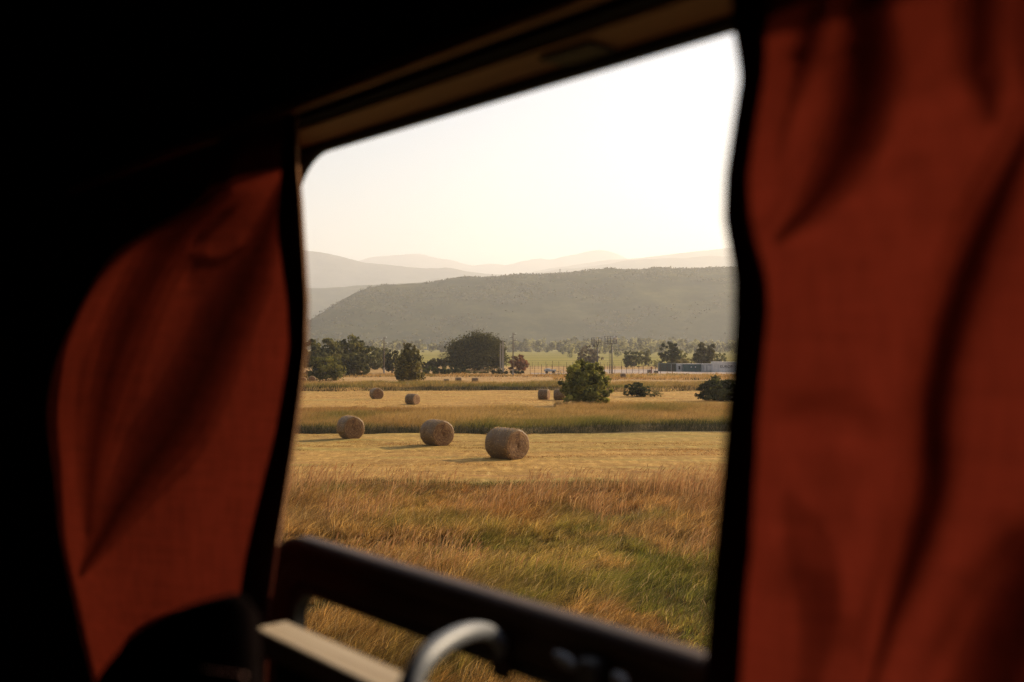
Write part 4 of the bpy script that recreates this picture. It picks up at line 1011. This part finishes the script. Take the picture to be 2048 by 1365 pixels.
def curtain(label, name, qf, qh, outer, inner, s_end, z0, z1, ztopshade, shade_strips, nz=120, ns=120, sgn=1):
    root = empty(name, WP(1.4 if sgn > 0 else .2, z0, .5)); tag(root, label, 'curtain', 'rust red window curtains'); L0 = root.location.copy()
    def put(mb, nm, mat):
        o = mb.build(nm, mat, root, smooth=True); o.location = -L0; return o
    rows = []; hrows = []; s_end0 = s_end
    for i in range(nz+1):
        z = z0+(z1-z0)*i/nz; s_end = s_end0(z) if callable(s_end0) else s_end0
        so = hem_s(qh, outer, z); si = hem_s(qh, inner, z)
        r = []
        for k in range(ns+1):
            s = si+(s_end-si)*(k/ns)**1.15; q = qf(s, z); r.append(WP(s, z, P0-q))
        rows.append(r)
        h = []
        q_ = qf(si, z)
        for k in range(9):
            t = k/8; s = si+(so-si)*t; h.append(WP(s, z, P0-(q_*(1-t)+qh(z)*t)-.002*math.sin(t*math.pi)))
        # fold the cloth back on itself
        for t in (1.0, .6, .0): s = si+(so-si)*t; h.append(WP(s, z, P0-(q_*(1-t)+qh(z)*t)+.006))
        hrows.append(h)
    kh = next(i for i in range(nz+1) if z0+(z1-z0)*i/nz > ztopshade)
    put(MB().grid(rows[:kh+1]), 'fabric_panel', FABL if sgn > 0 else FAB); put(MB().grid(rows[kh:]), 'top_shade_band', HEM_TOPSHADE)  # top rows coloured dark to paint in the shadow of the window top
    put(MB().grid(hrows), 'hem', HEM_TOPSHADE)
    if sgn > 0:      # pale single-layer selvedge along the free edge
        sr = []
        for i in range(nz+1):
            z = -.235+(z1+.235)*i/nz; so = hem_s(qh, outer, z); sr.append([WP(so+.001-.0050*k/3, z, P0-qh(z)+.003-.001*math.sin(k)) for k in range(4)])
        put(MB().grid(sr), 'selvedge', SELV)
    for poly, wp0, wp1, off, layer, nl_ in [(a_, b_, c_, d_, L_, n_) for a_, b_, c_, d_, n_ in shade_strips for L_ in range(n_)]:
        wp0, wp1, off = wp0*(layer+.7)/nl_, wp1*(layer+.7)/nl_, off+.0012*layer
        sm = smooth_pts([Vector((x, y, 0)) for x, y in poly], 8); rws = []
        for i, p in enumerate(sm):
            t = i/(len(sm)-1); wv = (wp0+(wp1-wp0)*t)*min(1, .25+t*3, .05+(1-t)*(1.6+.5*layer))
            a = sm[max(i-1, 0)]; b = sm[min(i+1, len(sm)-1)]; d = (b-a).normalized(); nrm = Vector((-d.y, d.x, 0)); r = []
            for k in range(9):
                e = (k/8-.5)*2; px = p.x+nrm.x*e*wv; py = p.y+nrm.y*e*wv
                fn = lambda v: v-(P0-qf(*ray(px, py, v)))
                n_ = .15; lo = None
                while n_ < .66:
                    if fn(n_) > 0: lo = n_-.01; break
                    n_ += .01
                lo = lo if lo is not None else .6; hi = lo+.01
                for _ in range(10):
                    md = (lo+hi)/2
                    if fn(md) > 0: hi = md
                    else: lo = md
                n_ = lo; s, z = ray(px, py, n_)
                # added strip hidden behind the cloth, bulging toward the window to block sun
                nn = n_+off*math.sqrt(max(0, 1-e*e))+.0015; r.append(WP(s, z, nn))
            rws.append(r)
        put(MB().grid(rws), 'shade_strip', SHADE_CLOTH)
    return root
ip = lambda xs_, ys_: (lambda v: float(np.interp(v, xs_, ys_)))
# left: q is the distance the cloth hangs inside the wall line
def shade_edge_q(px, py):      # cloth depth at which the far window edge's shadow crosses this sight line
    u = (px-CX)/F; rho = (NV.x-NV.y*u)/(NV.x*u+NV.y); sn = SV.dot(NV); kz = SV.z/sn; ks = -SV.dot(DV)/sn
    q = .2
    for _ in range(30):
        t = (P0-q)/(NV.x*u+NV.y); z = (CY-py)/F*t; q = (rho*P0-(OPEN_S+LEAN*max(0, .27-(z+kz*q))))/(rho+ks)
    t = (P0-q)/(NV.x*u+NV.y); return z, q, rho*(P0-q)
tab = sorted(shade_edge_q(*p) for p in [(400, 410), (250, 480), (190, 560), (150, 680), (105, 850), (120, 1080), (172, 1300), (190, 1365)])
Qb = ip([-.60]+[t[0] for t in tab]+[.26, .32], [tab[0][1]-.01]+[t[1] for t in tab]+[.100, .098])
Sb = ip([-.60]+[t[0] for t in tab]+[.26, .32], [tab[0][2]]+[t[2] for t in tab]+[tab[-1][2], tab[-1][2]])
_sc = {}
def smz(f, z, w_=.035):
    k_ = (id(f), round(z, 3))
    if k_ not in _sc: _sc[k_] = smz0(f, z, w_)
    return _sc[k_]
def smz0(f, z, w_=.035): return sum(f(z+w_*k/3)*wt for k, wt in zip(range(-3, 4), (.06, .12, .2, .24, .2, .12, .06)))
Qh = ip([-.60, -.45, -.3, -.1, 0, .13, .25, .32], [.15, .15, .15, .14, .13, .11, .098, .098])
Lo = ip([0, 225, 330, 400, 500, 600, 700, 800, 900, 1000, 1100, 1200, 1300, 1365, 2000], [588, 588, 591, 597, 603, 609, 607, 595, 581, 565, 548, 534, 529, 525, 500])
Li = ip([0, 225, 345, 500, 600, 700, 800, 900, 1000, 1100, 1200, 1365, 2000], [560, 565, 570, 578, 580, 577, 563, 548, 532, 517, 505, 498, 470])
_zl = [-.75+.02*i for i in range(60)]; LS = ip(_zl, [hem_s(Qh, Li, z) for z in _zl])
def ql(s, z):
    sh = 1.08; sb = smz(Sb, z); qb = smz(Qb, z); qh = smz(Qh, z); t = (s-sh)/(sb-sh)
    if t <= 1: t = max(0, t); t = t*t*(3-2*t)*.5+t*.5; q = qh*(1-t)+qb*t
    else: q = qb+(qb-qh)*.5*(1-math.exp(-(s-sb)/(sb-sh)))*.5
    q += .007*math.sin(s*34+z*13+1.5*math.sin(z*9))*max(0, min(1, (z+.6)*3))*max(0, min(1, (s-LS(z)-.01)/.08))
    return max(q, .093)
lf = [([(470, 415), (420, 455), (380, 500)], 9, .010), ([(380, 515), (440, 515), (500, 480)], 12, -.010)]
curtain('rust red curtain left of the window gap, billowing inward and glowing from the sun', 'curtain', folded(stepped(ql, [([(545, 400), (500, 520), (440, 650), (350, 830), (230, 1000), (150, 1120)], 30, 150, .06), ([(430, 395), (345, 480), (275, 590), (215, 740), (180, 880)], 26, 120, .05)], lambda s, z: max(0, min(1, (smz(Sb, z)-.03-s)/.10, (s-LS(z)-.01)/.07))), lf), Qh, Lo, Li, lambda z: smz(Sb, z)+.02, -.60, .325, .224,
        [([(470, 372), (360, 465), (285, 590), (225, 740), (190, 900), (175, 1080)], 50, 80, .004, 3),
         ([(575, 350), (510, 520), (450, 650), (370, 820), (270, 970), (160, 1150)], 44, 100, .004, 4),
         ([(470, 412), (425, 458), (375, 500)], 12, 10, .003, 2), ([(375, 505), (440, 520), (520, 470)], 14, 10, .003, 2)])
Ro = ip([-400, 50, 100, 155, 250, 350, 440, 500, 560, 650, 750, 900, 1000, 1100, 1200, 1300, 1365, 2000], [1452, 1464, 1472, 1480, 1465, 1450, 1447, 1458, 1467, 1466, 1459, 1446, 1438, 1428, 1419, 1412, 1408, 1380])
Ri = ip([-400, 0, 50, 150, 250, 350, 420, 480, 560, 620, 750, 900, 1000, 1100, 1200, 1300, 2000], [1560, 1540, 1534, 1530, 1512, 1498, 1497, 1513, 1535, 1538, 1524, 1515, 1508, 1500, 1492, 1485, 1450])
Qr = ip([-.7, -.2, .1, .22, .33], [.16, .155, .15, .13, .10])
_zz = [-.75+.02*i for i in range(60)]; RS = ip(_zz, [hem_s(Qr, Ri, z) for z in _zz])
def qr(s, z): return Qr(z)+(.010*math.sin(s*22+z*7+1.2*math.sin(z*8))+.005*math.sin(s*48-z*17+2*math.sin(z*11+1)))*max(0, min(1, (RS(z)-s)/.05))
_zz = [-.75+.02*i for i in range(60)]; RS = ip(_zz, [hem_s(Qr, Ri, z) for z in _zz])
rf = [([(1735, -60), (1735, 150), (1700, 270), (1630, 380), (1555, 470)], 36, .026), ([(1630, 10), (1605, 120), (1560, 270)], 18, .016), ([(1955, -40), (1950, 120), (1990, 220)], 26, .02),
      ([(2060, 250), (1960, 470), (1900, 650), (1868, 800), (1873, 950), (1830, 1100), (1765, 1290), (1740, 1400)], 36, .034), ([(2080, 1060), (1990, 1190), (1890, 1390)], 50, .02),
      ([(1500, 420), (1620, 380), (1800, 290), (1900, 280)], 30, -.006), ([(1560, 850), (1680, 830), (1800, 900)], 40, .011), ([(1540, 1100), (1660, 1150), (1700, 1300)], 45, -.012)]
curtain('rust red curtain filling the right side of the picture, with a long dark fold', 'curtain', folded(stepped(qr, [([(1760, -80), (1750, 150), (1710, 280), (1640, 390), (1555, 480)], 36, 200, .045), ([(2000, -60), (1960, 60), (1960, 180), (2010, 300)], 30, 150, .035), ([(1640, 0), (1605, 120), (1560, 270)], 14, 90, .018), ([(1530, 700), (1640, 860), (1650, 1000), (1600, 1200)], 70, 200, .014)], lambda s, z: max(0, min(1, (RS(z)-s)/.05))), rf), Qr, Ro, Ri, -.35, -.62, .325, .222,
        [([(2090, 200), (2000, 390), (1935, 550), (1895, 680), (1872, 820), (1872, 950), (1835, 1090), (1780, 1250), (1730, 1420)], 42, 34, .006, 5),
         ([(2200, 1000), (2080, 1180), (1990, 1400), (1940, 1500)], 130, 110, .006, 5),
         ([(1750, -100), (1740, 130), (1705, 270), (1635, 390), (1550, 480)], 95, 50, .005, 4), ([(1650, -20), (1608, 120), (1562, 280)], 26, 20, .004, 3),
         ([(1955, -80), (1955, 100), (1985, 240)], 70, 50, .005, 3), ([(2060, -80), (2050, 80), (2060, 200)], 50, 40, .005, 2),
         ([(1570, 980), (1620, 1100), (1640, 1250), (1600, 1450)], 50, 110, .004, 1)], sgn=-1)

# dark rounded seat back low at the left, in front of the left curtain
def seat():
    root = empty('seat_back', WP(.5, -.9, .3)); tag(root, 'dark rounded seat back low at the left, in front of the left curtain', 'seat'); L0 = root.location.copy()
    n_ = .33
    prof = [(190, 1420), (215, 1352), (255, 1298), (300, 1252), (350, 1222), (400, 1203), (450, 1190), (470, 1187), (487, 1192), (497, 1215), (500, 1420)]
    out = smooth_pts([Vector((x, y, 0)) for x, y in prof], 4); loops = []
    for off, sh in ((-.035, 1.0), (-.05, .985), (-.05, .9), (-.05, .3)):
        loops.append((off, sh))
    lps = []
    base = [ray(p.x, p.y, n_) for p in out]; cs = sum(b[0] for b in base)/len(base); cz = min(b[1] for b in base)-.25
    base = base+[(base[-1][0], cz), (base[0][0], cz)]
    for off, k in ((.012, .3), (.012, .96), (.0, 1.0), (-.012, .99), (-.03, .93), (-.03, .3)):
        lps.append([WP(cs+(s-cs)*k, cz+(z-cz)*k, n_+off) for s, z in base])
    m_ = MB().loft(lps, ring=True)
    o = m_.build('cushion', simple('seat_fabric', (.004, .003, .003), (.006, .004, .004), 60, 1, spec=0), root, smooth=True); o.location = -L0
    zb = min(b[1] for b in base)
    mb = MB(); wbox(mb, min(b[0] for b in base)+.02, max(b[0] for b in base)-.02, -1.3, zb+.04, n_-.24, n_-.032)
    o = mb.build('seat_base', IN_DARK, root); o.location = -L0
    s_, z_ = ray(430, 1345, n_-.032)
    o = MB().tube([WP(s_+.045, z_-.008, n_-.032), WP(s_, z_, n_-.034), WP(s_-.045, z_+.008, n_-.032)], .0022, 8).build('piping', simple('red_piping', (.05, .01, .006), (.07, .014, .008), 30, .8), root, smooth=True); o.location = -L0
seat()

# ------------------------------------------------------------------ haze
m, nt_, out = newmat('warm_haze')
pv = nt_.nodes.new('ShaderNodeVolumePrincipled'); pv.inputs['Color'].default_value = (.92, .93, .97, 1); pv.inputs['Density'].default_value = HAZE_DENSITY
pv.inputs['Anisotropy'].default_value = .35
nt_.links.new(pv.outputs[0], out.inputs['Volume'])
hz = MB().quadbox((0, 0, 0), (31000, 31000, 1500)).build('haze', m); hz.location = (0, 0, 1500/2-12); tag(hz, kind='stuff')
